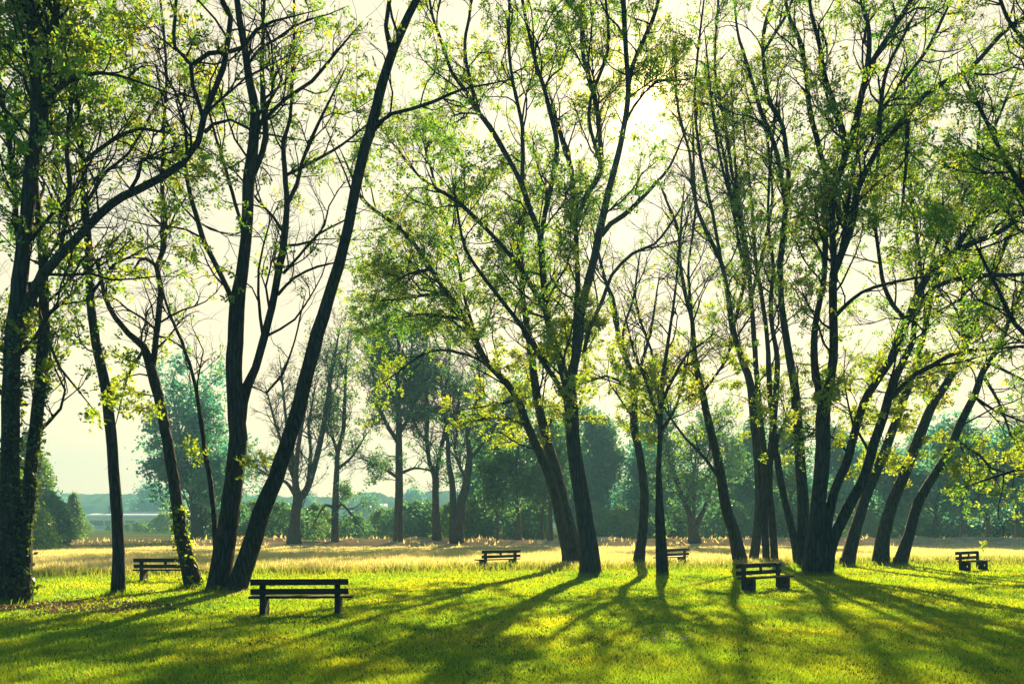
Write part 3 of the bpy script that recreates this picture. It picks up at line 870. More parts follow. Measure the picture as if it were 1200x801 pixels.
locust('massive dark locust clump of several trunks, its long limbs sweeping up to the right', (958, 674), [
    ([(953,674,33),(954,640,27),(958,600,23),(962,560,22),(964,520,21),(965,480,19),(972,450,13),(976,420,13),(977,390,12),(976,350,12),(977,320,12),(985,299,11),(999,260,11),(1003,228,9),(1013,205,8),(1028,175,8),(1048,152,8),(1064,134,8),(1084,110,7),(1112,93,7),(1134,82,6),(1152,64,5),(1172,41,5),(1197,22,4),(1230,0,3)], -.05, 1.2),
    ([(978,330,10),(976,290,9),(975,250,9),(978,220,9),(987,195,9),(998,160,9),(1010,110,9),(1018,80,8),(1035,52,8),(1049,30,7),(1065,5,6),(1085,-40,4),(1100,-100,3)], .12, 1.2),
    ([(965,490,12),(958,449,10),(954,411,10),(957,370,9),(966,325,8),(967,270,8),(965,230,7),(968,205,7),(958,165,6),(948,124,6),(945,91,5),(938,49,5),(923,14,4),(915,-40,3)], .2, 1.2),
    ([(986,197,6),(990,165,6),(979,124,5),(967,90,5),(961,55,5),(951,16,4),(945,-40,2)], -.2, 1.2),
    ([(1013,98,6),(1018,60,6),(1018,33,5),(1010,0,5),(1005,-50,3)], .2, 1.1),
    ([(967,670,20),(976,632,16),(993,595,16),(1012,560,15),(1024,520,14),(1036,485,13),(1046,450,12),(1060,420,10),(1070,400,9),(1073,370,8),(1082,350,7),(1092,338,7),(1112,329,7),(1145,323,6),(1197,321,4),(1230,315,3)], -.15, 1.1),
    ([(962,664,18),(969,615,15),(980,570,13),(993,540,13),(1002,505,12),(1012,472,12),(1024,450,12),(1044,419,12),(1062,376,11),(1076,343,11),(1090,318,11),(1117,296,10),(1145,282,9),(1172,271,8),(1197,252,7),(1230,230,5),(1270,200,3)], .08, 1.1),
    ([(1045,465,6),(1074,437,6),(1092,428,6),(1122,412,5),(1156,409,4),(1200,405,3)], -.2, .9),
    ([(1117,296,6),(1140,262,6),(1158,240,5),(1180,222,4),(1210,205,3)], .2, 1.3),
    ([(1030,172,5),(1032,120,5),(1040,80,4),(1060,40,3)], -.2, 1.2),
    ([(1064,134,5),(1062,190,4),(1058,230,3)], .1, 1.2),
    ([(1062,376,5),(1040,345,5),(1030,300,4),(1025,240,4),(1030,170,3)], .25, 1.3),
    ([(977,372,5),(988,360,5),(1010,342,4),(1040,332,4),(1075,325,3)], -.25, 1.2),
    ([(985,299,5),(1005,180,5),(1040,120,4),(1085,60,4),(1110,10,3)], .3, 1.2),
], leaf=1.25, n1=1.0, low=20, lowy=(430, 560), first=4.0, ws=.78)
locust('leaning locust with no fork low down, first to the right of the massive clump', (992, 664), [
    ([(992,664,17),(999,632,14),(1010,595,12),(1025,557,11),(1040,520,10),(1051,490,9),(1062,460,8),(1075,420,7),(1085,380,6),(1092,340,6),(1110,290,5),(1125,240,4),(1145,190,4),(1165,150,3),(1185,100,3)], .1, 1.2),
    ([(1085,380,4),(1078,310,4),(1070,240,4),(1062,170,3),(1060,90,2)], .2, 1.3),
], leaf=1.25, n1=1.5, first=4.5, low=16, lowy=(430, 560))
locust('leaning locust, second to the right of the massive clump, leaves low on its trunk', (1032, 662), [
    ([(1032,662,20),(1036,625,15),(1047,587,13),(1062,550,12),(1077,512,12),(1092,475,10),(1111,445,9),(1130,407,8),(1145,370,7),(1160,330,6),(1180,280,5),(1200,240,4),(1215,180,3)], -.05, 1.1),
    ([(1130,407,5),(1128,350,5),(1135,290,4),(1142,240,4),(1145,180,3),(1150,120,2)], .2, 1.3),
], leaf=1.2, n1=1.4, first=4.5, low=26, lowy=(440, 580))
locust('most slanted locust, last stem on the right, a leafy limb drooping from it', (1054, 663), [
    ([(1054,663,16),(1066,625,12),(1077,587,11),(1092,561,10),(1111,531,10),(1126,494,9),(1141,464,8),(1152,434,7),(1167,411,6),(1185,370,5),(1205,320,4),(1225,260,3)], -.1, .8),
    ([(1120,516,5),(1135,524,4),(1150,535,3),(1162,548,3),(1175,552,2)], -.2, 2.0),
    ([(1152,440,4),(1170,470,3),(1185,510,2),(1200,540,2)], .1, 1.5),
    ([(1160,425,4),(1190,440,3),(1220,455,2)], -.1, .8),
    ([(1141,464,4),(1165,480,3),(1190,490,3),(1215,500,2)], .2, 1.6),
], leaf=1.2, n1=1.5, first=3.0, low=10, lowy=(480, 560))
# --- a grove tree just outside the right edge whose boughs reach in
locust('bough of yellow green leaves reaching in from a tree beyond the right edge', (1235, 690), [
    ([(1235,690,24),(1238,640,20),(1240,580,18),(1236,500,17),(1240,420,15),(1236,340,13),(1240,260,11),(1250,180,9),(1245,90,7),(1250,0,5),(1250,-100,3)], .0, 1.3),
    ([(1240,420,7),(1215,400,6),(1190,380,5),(1165,330,4),(1150,300,3)], -.1, 1.8),
    ([(1238,300,7),(1210,240,6),(1180,190,5),(1160,150,4),(1140,110,3)], .1, 1.8),
    ([(1245,120,6),(1210,60,5),(1180,20,4),(1160,-40,3)], -.1, 1.6),
    ([(1237,530,6),(1215,545,5),(1190,550,4),(1160,560,3)], -.1, 2.0),
], leaf=1.2, n1=1.2, low=6, lowy=(480, 580))

# ------------------------------------------------------------------ generic far trees
def far_tree_mesh(H, trunk_r, crown_r, crown_base, leaves, leafsize, mat, stems=1, seed=0, bare=0.0, openness=.3, lean=0.0):
    """returns (wood mesh, crown mesh or None), base at origin"""
    global rng
    keep_rng = rng; rng = np.random.default_rng(1000 + seed)
    wp = Parts(); allP = []; allR = []
    K = 9
    n = stems
    az = rng.random(n) * 6.28
    base = np.zeros((n, 3)); base[:, 2] = -.3
    d = unit(np.stack([np.cos(az) * (.12 if n > 1 else .02) + lean, np.sin(az) * (.12 if n > 1 else .02), np.ones(n)], 1))
    P = np.empty((n, K, 3)); P[:, 0] = base
    Ls = np.full(n, H * .95) * rng.uniform(.85, 1, n)
    for k in range(1, K):
        P[:, k] = P[:, k - 1] + d * (Ls / (K - 1))[:, None]
        d = unit(d + rng.normal(size=(n, 3)) * .05)
    R = trunk_r * np.linspace(1, .12, K)[None] * np.ones((n, 1)) * rng.uniform(.7, 1, (n, 1))
    R[:, 0] *= 1.5
    V, Q = tubes(P, R, 8, .08); wp.add(V, Q)
    n1 = int(22 * math.sqrt(n) * (1 + bare))
    i, t, pos, tan, rad = pick(P, R, np.ones(n), n1, crown_base, .97)
    L = crown_r * rng.uniform(.7, 1.25, n1) * np.clip(1.25 - .9 * (t - crown_base) / (1 - crown_base), .3, 1.1)
    P1, R1 = sprout(pos, tan, rad, None, L, 6, (30, 62), .16, .16, .6, .02, .016)
    V, Q = tubes(P1, R1, 5); wp.add(V, Q)
    n2 = int(n1 * 6 * (1 + bare))
    i2, t2, pos, tan, rad = pick(P1, R1, np.ones(n1), n2, .25, 1)
    L2 = np.clip(L[i2] * rng.uniform(.25, .5, n2), .5, 3)
    P2, R2 = sprout(pos, tan, rad, None, L2, 4, (25, 60), .1, .22, .7, .014, .012)
    V, Q = tubes(P2, R2, 3); wp.add(V, Q)
    wood = wp.mesh('trunk', M_bark_far)
    crown = None
    if leaves:
        nl = int(leaves / (1 - openness) )
        _, _, pos, tan, _ = pick(P2, R2, np.ones(n2), nl, .2, 1)
        pos = pos + rng.normal(size=pos.shape) * leafsize * 1.6
        keep = vnoise(pos[:, 0] * .8 + pos[:, 1] * .5 + seed, pos[:, 2] * 1.1, 51 + seed) * .6 + vnoise(pos[:, 0] * 2.2 + seed, pos[:, 2] * 2.2 + pos[:, 1], 52 + seed) * .4 > openness
        pos = pos[keep]
        V, Q = quadleaves(pos, leafsize)
        r = np.repeat(np.clip(rng.normal(.4, .22, len(pos)), 0, 1), 4)
        crown = raw_mesh('crown', V, Q, None, mat, attr=r)
    rng = keep_rng
    return wood, crown

def place_tree(name, label, meshes, px, Y, s=1.0, rz=0.0, group=None, cat='tree', sz=None):
    X = gx(px, Y)
    z = float(ground_h(X, Y))
    o = thing(name, label, cat, (X, Y, z), group, rz)
    o.scale = (s, s, sz or s)
    link('trunk', meshes[0], o)
    if meshes[1] is not None: link('crown', meshes[1], o)
    return o

G_row = 'row of trees on the earth bank across the field'
def px_h(top, Y): return CH + (HZ - top) / F * Y
FT = dict(cat='tree', group=G_row, name='field_tree', first=2.2, roots=True, size=.24, lmat=M_leaf_far, per=4, clump=.9, rmin=2.2)
locust('nearly bare tree with upswept grey limbs on the bank, left of the field row', (345, 631), [
    ([(344,630,16),(346,610,12),(347,595,11),(349,584,11),(345,560,6),(344,540,5),(338,515,4),(334,480,3),(330,440,2)], .0, .10),
    ([(350,584,9),(359,573,8),(369,543,7),(378,505,6),(384,466,5),(390,427,4),(393,412,3)], .1, .15),
    ([(348,578,6),(347,555,6),(350,520,5),(359,470,4),(363,443,3),(366,420,2)], -.2, .1),
    ([(346,580,5),(336,565,4),(316,557,3),(305,550,2)], .2, .3),
    ([(345,562,5),(334,530,4),(324,500,3),(316,470,2)], -.1, .1),
    ([(361,568,5),(364,530,4),(362,500,3),(368,460,2)], .3, .1),
], leaf=.3, n1=1.9, Y0=65.5, blen=.8, **FT)
locust('thin sparsely leaved tree right of the bare grey tree on the bank', (393, 628), [
    ([(393,628,9),(393,598,8),(394,567,7),(396,528,5),(402,505,5),(404,466,4),(405,435,3),(407,412,2)], .0, .5),
    ([(395,530,4),(386,493,3),(388,462,3),(384,430,2)], .2, .6),
    ([(394,596,4),(400,590,3),(410,600,2),(416,608,2)], .2, 1.0),
    ([(393,596,4),(382,591,3),(373,603,2),(369,612,2)], -.2, 1.2),
    ([(395,550,4),(412,535,3),(422,520,2)], .1, .3),
], leaf=.5, n1=1.7, Y0=67.5, blen=.6, **FT)
locust('tall straight leafy tree on the bank, with pale trunk and open crown', (467, 627), [
    ([(467,627,12),(467,600,10),(467.5,567,9),(467.5,524,8),(467,485,6),(465.6,447,5),(467,408,4),(465,380,2)], .0, 1.2),
    ([(467,560,4),(445,545,4),(432,540,2)], .2, 1.2), ([(467,555,4),(486,548,3),(500,550,2)], -.2, 1.2),
    ([(467,520,5),(450,490,4),(440,460,3),(437,430,2)], .2, 1.4), ([(467,510,5),(483,480,4),(492,450,3)], -.2, 1.4),
    ([(467,485,4),(455,450,3),(450,420,2)], -.2, 1.4), ([(466,470,4),(478,440,3),(482,410,2)], .2, 1.4),
], leaf=.8, n1=2.4, Y0=67.5, thr=.40, blen=.8, **FT)
locust('upright tree on the bank beside the tall straight one, lightly leaved', (512, 628), [
    ([(512,628,11),(510,582,8),(510,559,8),(503,540,5),(500,505,5),(502,480,4),(498,450,3),(500,410,2)], .0, 1.0),
    ([(510,560,6),(517,524,5),(523,497,5),(521,466,4),(526,430,3),(528,400,2)], .2, 1.0),
    ([(502,520,4),(488,500,3),(480,470,2)], .1, 1.2), ([(522,500,4),(536,480,3),(540,450,2)], -.2, 1.1),
], leaf=.6, n1=2.2, Y0=68, thr=.42, blen=.8, **FT)
locust('forked thick trunked tree on the bank left of the far bench', (535, 629), [
    ([(533,629,13),(531,590,8),(530,567,7),(526,543,6),(524,510,4),(520,480,3),(518,450,2)], .1, .9),
    ([(537,628,13),(540,590,10),(546,567,9),(550,536,7),(548,505,6),(556,485,5),(562,455,4),(560,425,2)], -.1, .9),
    ([(549,540,5),(565,520,4),(580,500,3),(590,480,2)], .2, .9), ([(547,565,4),(534,530,3),(536,500,2)], .3, .8),
], leaf=.5, n1=2.0, Y0=66, thr=.42, blen=.8, **FT)
locust('low forked tree on the bank in the gap left of the right hand clump', (813, 636), [
    ([(814,635,16),(812,621,11),(808,602,7),(799,580,6),(793,560,5),(786,540,4),(780,520,2)], .0, .9),
    ([(813,622,8),(819,608,7),(827,591,5),(834,568,4),(838,545,3),(840,525,2)], .2, .9),
    ([(812,615,5),(813,590,4),(812,565,3),(815,540,2)], -.3, .9),
], leaf=1.1, n1=2.4, Y0=66, **dict(FT, first=1.6))
row = [
 # px, Y, top, trunk r, crown r, base, leaves, stems, bare, label
 (583, 67.0, 520, .16, 1.9, .22, 2600, 1, .0, 'small round sapling on the bank right above the far bench'),
 (608, 68.5, 420, .28, 3.0, .22, 5200, 1, .0, 'slender tree on the bank just right of the far bench'),
 (634, 69.0, 500, .20, 2.4, .25, 3200, 1, .0, 'short thin tree on the bank left of the central trunks'),
 (645, 67.5, 440, .24, 3.0, .25, 4000, 1, .0, 'slim tree on the bank directly left of the central trunks'),
 (928, 70.0, 470, .20, 2.8, .25, 3200, 1, .0, 'thin tree on the bank seen through the right hand clump'),
]
for i, (px, Y, top, tr, cr, cb, lv, st, bare, lab) in enumerate(row):
    H = px_h(top, Y)
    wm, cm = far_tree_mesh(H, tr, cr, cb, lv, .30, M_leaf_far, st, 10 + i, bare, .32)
    place_tree('field_tree', lab, (wm, cm), px, Y, group=G_row)

# right hand row in front of the wood
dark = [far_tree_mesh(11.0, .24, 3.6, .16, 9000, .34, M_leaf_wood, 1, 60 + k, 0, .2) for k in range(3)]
rlab = ['dark round crowned tree with thin trunk, leftmost of the dark row right of the clump',
        'dark tree with bare lower stem, second of the dark row at the right',
        'dark tree of the right hand row standing over the rightmost bench',
        'dark tree right of the rightmost bench, fourth of the dark row',
        'dark leafy tree at the right edge, last of the dark row']
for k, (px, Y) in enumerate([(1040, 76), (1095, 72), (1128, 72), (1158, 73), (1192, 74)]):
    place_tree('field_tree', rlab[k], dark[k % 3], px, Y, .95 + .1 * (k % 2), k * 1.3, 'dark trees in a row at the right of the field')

# big dark broad tree on the left
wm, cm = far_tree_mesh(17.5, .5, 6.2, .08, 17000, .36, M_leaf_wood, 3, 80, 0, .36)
place_tree('broad_tree', 'big broad dark tree with uneven crown behind the left trunks', (wm, cm), 232, 78)

# wood behind
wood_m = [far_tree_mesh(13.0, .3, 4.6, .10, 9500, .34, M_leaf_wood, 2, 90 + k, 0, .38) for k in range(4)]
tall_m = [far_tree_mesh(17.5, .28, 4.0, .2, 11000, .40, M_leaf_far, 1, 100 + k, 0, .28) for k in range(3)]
k = 0
for px in range(560, 1330, 36):
    Y = 84 + 34 * ((k * 37) % 10) / 10
    s = .62 + .42 * ((k * 53) % 11) / 11
    if px > 990: s *= 1.05
    if 790 < px < 840: s *= .55
    place_tree('wood_tree', 'hazy blue green tree of the wood closing off the far side of the field', wood_m[k % 4], px, Y, s, k * 2.1,
               'trees of the wood beyond the field')
    k += 1
for px, Y, s in ((570, 92, .9), (660, 96, 1.0), (715, 90, .95), (770, 98, .9), (880, 92, .9), (990, 96, .9), (1090, 98, .85), (1180, 96, .9)):
    place_tree('wood_tree', 'taller hazy tree with open crown rising out of the wood beyond the field', tall_m[k % 3], px, Y, s, k * 1.7,
               'taller trees of the wood beyond the field')
    k += 1

# bushes and understorey
def bush_mesh(w, h, n, size, mat, seed, conic=False):
    r = np.random.default_rng(seed); n = int(n * .62)
    th = r.random(n) * 6.283; z = r.random(n) ** .8
    prof = (1 - z) ** .55 * np.clip(z * 5 + .45, 0, 1) * (.85 + .3 * r.random(n)) if conic else np.sqrt(np.clip(1 - (z * 1.0 - .25) ** 2 / .58, 0, 1))
    lump = .5 + .5 * vnoise(th * 1.6, z * 4 + seed, seed) + .35 * vnoise(th * 4, z * 9 + seed, seed + 1)
    rad = prof * lump * (r.random(n) ** .35) * w
    pos = np.stack([np.cos(th) * rad, np.sin(th) * rad, z * h * (.85 + .25 * vnoise(th * 1.2, th * 0, seed + 2))], 1)
    pos += r.normal(size=pos.shape) * size * .4
    V, Q = quadleaves(pos, size)
    crown = raw_mesh('foliage', V, Q, None, mat, attr=np.repeat(np.clip(r.normal(.45, .22, n), 0, 1), 4))
    S = 7
    az = np.arange(S) / S * 6.283
    K = 5; t = np.linspace(0, 1, K)
    P = np.stack([np.cos(az)[:, None] * t[None] * w * .5, np.sin(az)[:, None] * t[None] * w * .5, np.ones((S, 1)) * t[None] * h * .7 - .1], -1)
    V, Q = tubes(P, np.linspace(.06, .02, K)[None] * np.ones((S, 1)), 5)
    stem = raw_mesh('stem', V, Q, None, M_bark_far)
    return stem, crown
def place_bush(name, label, meshes, px, Y, s=1.0, rz=0., group=None, cat='bush'):
    X = gx(px, Y); z = float(ground_h(X, Y))
    o = thing(name, label, cat, (X, Y, z), group, rz); o.scale = (s, s, s)
    link('stem', meshes[0], o); link('foliage', meshes[1], o)
    return o
M_leaf_cyp = M_leaf_bush
place_bush('bush', 'dark green rounded bush beside the left double trunk', bush_mesh(1.55, 4.2, 8000, .24, M_leaf_far, 3), 61, 62)
place_bush('bush', 'pale green upright bush standing apart, right of the dark rounded bush', bush_mesh(1.4, 4.6, 6000, .26, M_leaf_bush, 4, True), 86, 84)
place_bush('bush', 'tall light green bush behind the left double trunk', bush_mesh(3.2, 9.5, 12000, .3, M_leaf_bush, 5, True), 38, 70)
place_bush('bush', 'low yellow green bush against the foot of the left double trunk', bush_mesh(1.9, 3.0, 5000, .22, M_leaf_bush, 6), 40, 56)
place_bush('bush', 'large leafy bush at the left edge behind the ivied trunk', bush_mesh(4.0, 7.5, 12000, .3, M_leaf_bush, 7), -10, 66)
ub = [bush_mesh(2.4, 3.6, 5000, .28, M_leaf_bush, 20), bush_mesh(3.2, 3.2, 6000, .30, M_leaf_far, 21), bush_mesh(2.0, 2.4, 3500, .26, M_leaf_bush, 22)]
spots = [(262, 82, 1.3, 1), (300, 86, 1.1, 0), (328, 80, 1.2, 1), (372, 84, 1.0, 0), (412, 86, .8, 1), (445, 92, .9, 0), (484, 90, 1.25, 1), (506, 92, 1.25, 1),
         (530, 84, 1.0, 0), (556, 80, 1.1, 0), (590, 80, 1.0, 1), (622, 78, 1.0, 0), (700, 80, 1.1, 1), (728, 78, .9, 0), (760, 82, 1.2, 1), (790, 80, .9, 0),
         (850, 78, 1.1, 1), (880, 80, 1.0, 0), (925, 78, 1.1, 1), (1010, 80, 1.0, 0), (1062, 84, 1.2, 1), (1110, 84, 1.2, 1), (1180, 84, 1.2, 1), (1220, 78, 1.2, 0)]
for j, (px, Y, s, kk) in enumerate(spots):
    place_bush('hedge_bush', 'rounded hazy bush of the undergrowth between the far trees', ub[kk], px, Y, s, j * 1.1, 'undergrowth bushes behind the bank')
# small bushes along the hall
for j, (px, Y) in enumerate([(100, 150), (128, 160), (150, 158), (163, 150), (178, 152), (192, 145), (170, 190)]):
    place_bush('garden_bush', 'small pale green bush along the meadow in front of the white hall', ub[2], px, Y, [.8, .5, .6, .8, .7, 1.4, .8][j], j * 2.0,
               'small bushes in front of the white hall')
# far trees in front of the hills
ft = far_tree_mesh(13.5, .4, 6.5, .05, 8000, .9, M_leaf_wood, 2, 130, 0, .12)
for px, Y, s, lab in ((172, 270, .98, 'large round hazy tree behind the white hall'), (206, 285, .9, 'hazy tree right of the large round one behind the white hall'),
                      (72, 300, .8, 'hazy far tree left of the white hall'), (430, 300, .8, 'hazy far tree beyond the gap left of the tall straight tree')):
    place_tree('distant_tree', lab, ft, px, Y, s, px * .1)
for j, px in enumerate((-40, 5, 250, 300, 360, 480, 540)):
    place_tree('distant_tree', 'blurred blue tree far off at the foot of the hills', ft, px, 320, .8 + .1 * (j % 3), j * 1.9, 'blue trees at the foot of the hills')

# ------------------------------------------------------------------ far buildings
def hall():
    Y = 215.0
    x0, x1 = gx(94, Y), gx(212, Y)
    z = .1
    def zz(py): return CH - (py - HZ) / F * Y
    root = thing('industrial_hall', 'long low white flat roofed hall with a dark window band across the meadow', 'hall', ((x0 + x1) / 2, Y, 0))
    cx = (x0 + x1) / 2
    b = Box(); b.box(x0 - cx, x1 - cx, 0, 22, 0, zz(605.5) - .1, .02); link('wall', b.mesh('wall', M_wall), root)
    b = Box(); b.prism([(-.7, zz(605.4)), (-.7, zz(605.0)), (7.5, zz(601.0)), (22.5, zz(601.0)), (22.5, zz(605.4))], x0 - cx - .5, x1 - cx + .5, 'x')
    me = b.mesh('roof', M_white); link('roof', me, root)
    b = Box(); b.box(x0 - cx + 2, x1 - cx - 8, 8, 20, zz(601.0) + .02, zz(598.6), .05); link('roof_box', b.mesh('roof_box', M_roofl), root)
    wn = Box(); 
    xs = [(105, 121), (123, 130), (132, 144), (147, 158), (164, 173), (176, 189), (192, 205)]
    for a, c in xs:
        w = Box(); w.box(gx(a, Y) - cx, gx(c, Y) - cx, -.12, .05, zz(615.2), zz(609.5), .02)
        link('window', w.mesh('window', M_glass), root)
    ch = Box(); ch.box(gx(109, Y) - cx, gx(112, Y) - cx, 8, 9, zz(601.0), zz(591.5), .05); link('chimney', ch.mesh('chimney', M_glass), root)
hall()
def house(label, px, Y, w, d, h, roof_h, rz):
    root = thing('farm_house', label, 'house', (gx(px, Y), Y, 0), 'houses on the far slope', rz)
    b = Box(); b.box(-w / 2, w / 2, -d / 2, d / 2, 0, h, .03); link('wall', b.mesh('wall', M_wall), root)
    V = [(-w/2-.4, -d/2-.4, h), (w/2+.4, -d/2-.4, h), (w/2+.4, d/2+.4, h), (-w/2-.4, d/2+.4, h), (-w/2-.4, 0, h + roof_h), (w/2+.4, 0, h + roof_h)]
    link('roof', raw_mesh('roof', np.array(V, float), [(0, 1, 5, 4), (2, 3, 4, 5), (0, 3, 2, 1)], [(1, 2, 5), (3, 0, 4)], M_roofl), root)
    for k in range(3):
        wx = -w / 2 + (k + .7) * w / 3.4
        q = Box(); q.box(wx, wx + 1.2, -d / 2 - .06, -d / 2 + .02, 2.2, 3.6, .01); link('window', q.mesh('window', M_glass), root)
house('pale house with grey roof seen through the gap left of the tall straight tree', 437, 330, 11, 9, 6.5, 3, .3)
house('low pale barn beside the house in the gap between the far trees', 424, 345, 9, 8, 4.5, 2.4, -.2)
# low pale wall behind the bank
b = Box(); b.box(0, 5.2, 0, .3, -.1, .75, .02)
o = link('garden_wall', b.mesh('garden_wall', M_wall)); o.location = (gx(470, 93), 93, .1)
tag(o, 'low pale wall between the tall straight tree and its right neighbour', 'wall')

# ------------------------------------------------------------------ benches
def make_bench(label, X, Y, rz, brace, length=2.05):
    root = thing('park_bench', label, 'bench', (X, Y, float(ground_h(X, Y))), 'wooden benches on the lawn', rz)
    # local +y = the way the sitter faces; back at y = 0
    hl = length / 2
    for z0, z1, yy in ((.66, .79, -.02), (.46, .585, .0)):
        b = Box(); b.box(-hl, hl, yy, yy + .05, z0, z1, .008)
        link('back_plank', b.mesh('back_plank', M_wood), root)
    for y0 in (.10, .29):
        b = Box(); b.box(-hl - .07, hl + .07, y0, y0 + .17, .365, .415, .008)
        link('seat_plank', b.mesh('seat_plank', M_wood), root)
    for s in (-1, 1):
        xc = s * (hl - .24)
        # side support: back post rising from a low block, with a round hole through the block
        import bmesh
        bm = bmesh.new()
        outer = [(.052, -.1), (.47, -.1), (.47, .36), (.20, .36), (.13, .42), (.12, .77), (.052, .77)]
        hole = [(.36 + .045 * math.cos(a), .20 + .045 * math.sin(a)) for a in np.linspace(0, 2 * math.pi, 12, endpoint=False)]
        for xs_, flip in ((xc - .06, 0), (xc + .06, 1)):
            vo = [bm.verts.new((xs_, u, v)) for u, v in outer]; vh = [bm.verts.new((xs_, u, v)) for u, v in hole]
            eo = [bm.edges.new((vo[i], vo[(i + 1) % len(vo)])) for i in range(len(vo))]
            eh = [bm.edges.new((vh[i], vh[(i + 1) % len(vh)])) for i in range(len(vh))]
            bmesh.ops.triangle_fill(bm, use_beauty=True, edges=eo + eh)
            if flip == 0: A = (vo, vh)
            else: B = (vo, vh)
        for k in (0, 1):
            n = len(A[k])
            for i in range(n):
                bm.faces.new((A[k][i], A[k][(i + 1) % n], B[k][(i + 1) % n], B[k][i]))
        bmesh.ops.recalc_face_normals(bm, faces=bm.faces)
        me = bpy.data.meshes.new('support'); bm.to_mesh(me); bm.free(); me.materials.append(M_concrete)
        link('support', me, root)
    if brace:
        b = Box(); b.box(-.05, .05, .052, .085, .47, .78, .006); link('back_brace', b.mesh('back_brace', M_wood), root)
    return root
def bench_at(label, px, py, rz_deg, brace):
    Y = ground_Y(py)
    return make_bench(label, gx(px, Y), Y, math.radians(rz_deg), brace)
bench_at('nearest bench, seen from behind, largest on the lawn', 351, 721, 5, False)
bench_at('bench at the left, half hidden behind the thin forked locust', 193, 681, 3, True)
bench_at('small far bench in the middle, alone against the pale field', 588, 666.5, 38, True)
bench_at('far bench half hidden behind the two thin crossing stems', 792, 662.5, 42, False)
bench_at('dark bench at the foot of the right hand clump, turned to the right', 889, 690.5, 180 + 35, True)
bench_at('rightmost bench in the shade, turned to the right, near the right edge', 1133, 667.5, 180 + 37, True)

# ------------------------------------------------------------------ grass
def blades(n, xr, yfun, h, w, mat, name, label, lean=.35, hgrow=0.0, avoid=None):
    Y = yfun(n); X = gx(rng.uniform(-140, 1340, n), Y)
    if avoid is not None:
        k = avoid(X, Y); X = X[k]; Y = Y[k]; n = len(X)
    Z = ground_h(X, Y)
    cl_ = vnoise(X * 2.2, Y * 2.2, 61) * .6 + vnoise(X * 7, Y * 7, 62) * .4
    hh = h * (.45 + 1.0 * cl_) * rng.uniform(.6, 1.35, n) * np.maximum(1 + hgrow * Y, .2)
    ww = w * rng.uniform(.7, 1.4, n)
    if np.ndim(ww): ww = ww * np.clip(Y / 11.0, .9, 3.2)
    az = rng.random(n) * 6.283
    side = np.stack([np.cos(az), np.sin(az), 0 * az], 1) * ww[:, None]
    ln = rng.normal(size=(n, 2)) * lean
    base = np.stack([X, Y, Z - .01], 1)
    tip = base + np.stack([ln[:, 0] * hh, ln[:, 1] * hh, hh], 1)
    V = np.stack([base - side, base + side, tip], 1).reshape(-1, 3)
    T = np.arange(n * 3).reshape(-1, 3)
    big = vnoise(X * .5, Y * .5, 63)
    big = .6 * big + .4 * vnoise(X * 1.9, Y * 1.9, 65)
    r = np.repeat(np.clip(.12 + .75 * big + rng.normal(0, .2, n), 0, 1), 3)
    o = link(name, raw_mesh(name, V, None, T, mat, attr=r))
    tag(o, label, 'grass', kind='stuff')
    return o
def lawn_y(n):
    u = rng.random(n); return 8.3 * (40 / 8.3) ** u
def soil(X, Y):
    d = 1 - np.hypot((X + 11.2) * .24, (Y - 18.6) * .60) + .8 * (vnoise(X * 1.5, Y * 1.5, 64) - .5)
    return (d < .25) | (rng.random(len(X)) < .15)
blades(560000, None, lawn_y, .055, .0085, M_grass, 'lawn_grass', 'short bright green lawn grass under the trees', .5, .012,
       lambda X, Y: (Y < lawn_edge(X) + .5) & soil(X, Y))
def mead_y(n):
    u = rng.random(n); return 28 * (62.5 / 28) ** (u ** 1.0)
blades(330000, None, mead_y, .55, .010, M_straw, 'meadow_grass', 'tall pale straw coloured meadow grass beyond the lawn', .25, -.0135,
       lambda X, Y: (Y > lawn_edge(X)))
def edge_y(n): return rng.uniform(27, 42, n)
blades(150000, None, edge_y, .30, .011, M_edge, 'fringe_grass', 'uneven green fringe of grass between lawn and meadow', .3, 0,
       lambda X, Y: np.abs(Y - lawn_edge(X) - .5) < rng.exponential(.9, len(X)))
def bank_y(n): return rng.uniform(62, 80, n)
blades(7000, None, bank_y, .30, .016, M_straw, 'bank_grass', 'dry tufts of grass on the earth bank', .5, 0,
       lambda X, Y: vnoise(X * .6, Y * .9, 71) > .62)

def feet_blades():
    P = []
    for x, y, r in FEET:
        n = int(900 * r / .4)
        a = rng.random(n) * 6.283; rr = r * .8 + rng.exponential(.16, n)
        P.append(np.stack([x + np.cos(a) * rr, y + np.sin(a) * rr], 1))
    P = np.concatenate(P); n = len(P)
    hh = rng.uniform(.08, .24, n); az = rng.random(n) * 6.283
    side = np.stack([np.cos(az), np.sin(az), 0 * az], 1) * rng.uniform(.006, .014, n)[:, None]
    b0 = np.stack([P[:, 0], P[:, 1], ground_h(P[:, 0], P[:, 1]) - .01], 1)
    ln = rng.normal(size=(n, 2)) * .4
    tip = b0 + np.stack([ln[:, 0] * hh, ln[:, 1] * hh, hh], 1)
    V = np.stack([b0 - side, b0 + side, tip], 1).reshape(-1, 3)
    o = link('uncut_grass', raw_mesh('uncut_grass', V, None, np.arange(n * 3).reshape(-1, 3), M_grass, attr=np.repeat(rng.random(n) * .6, 3)))
    tag(o, 'longer uncut grass left round the feet of the trees', 'grass', kind='stuff')
feet_blades()

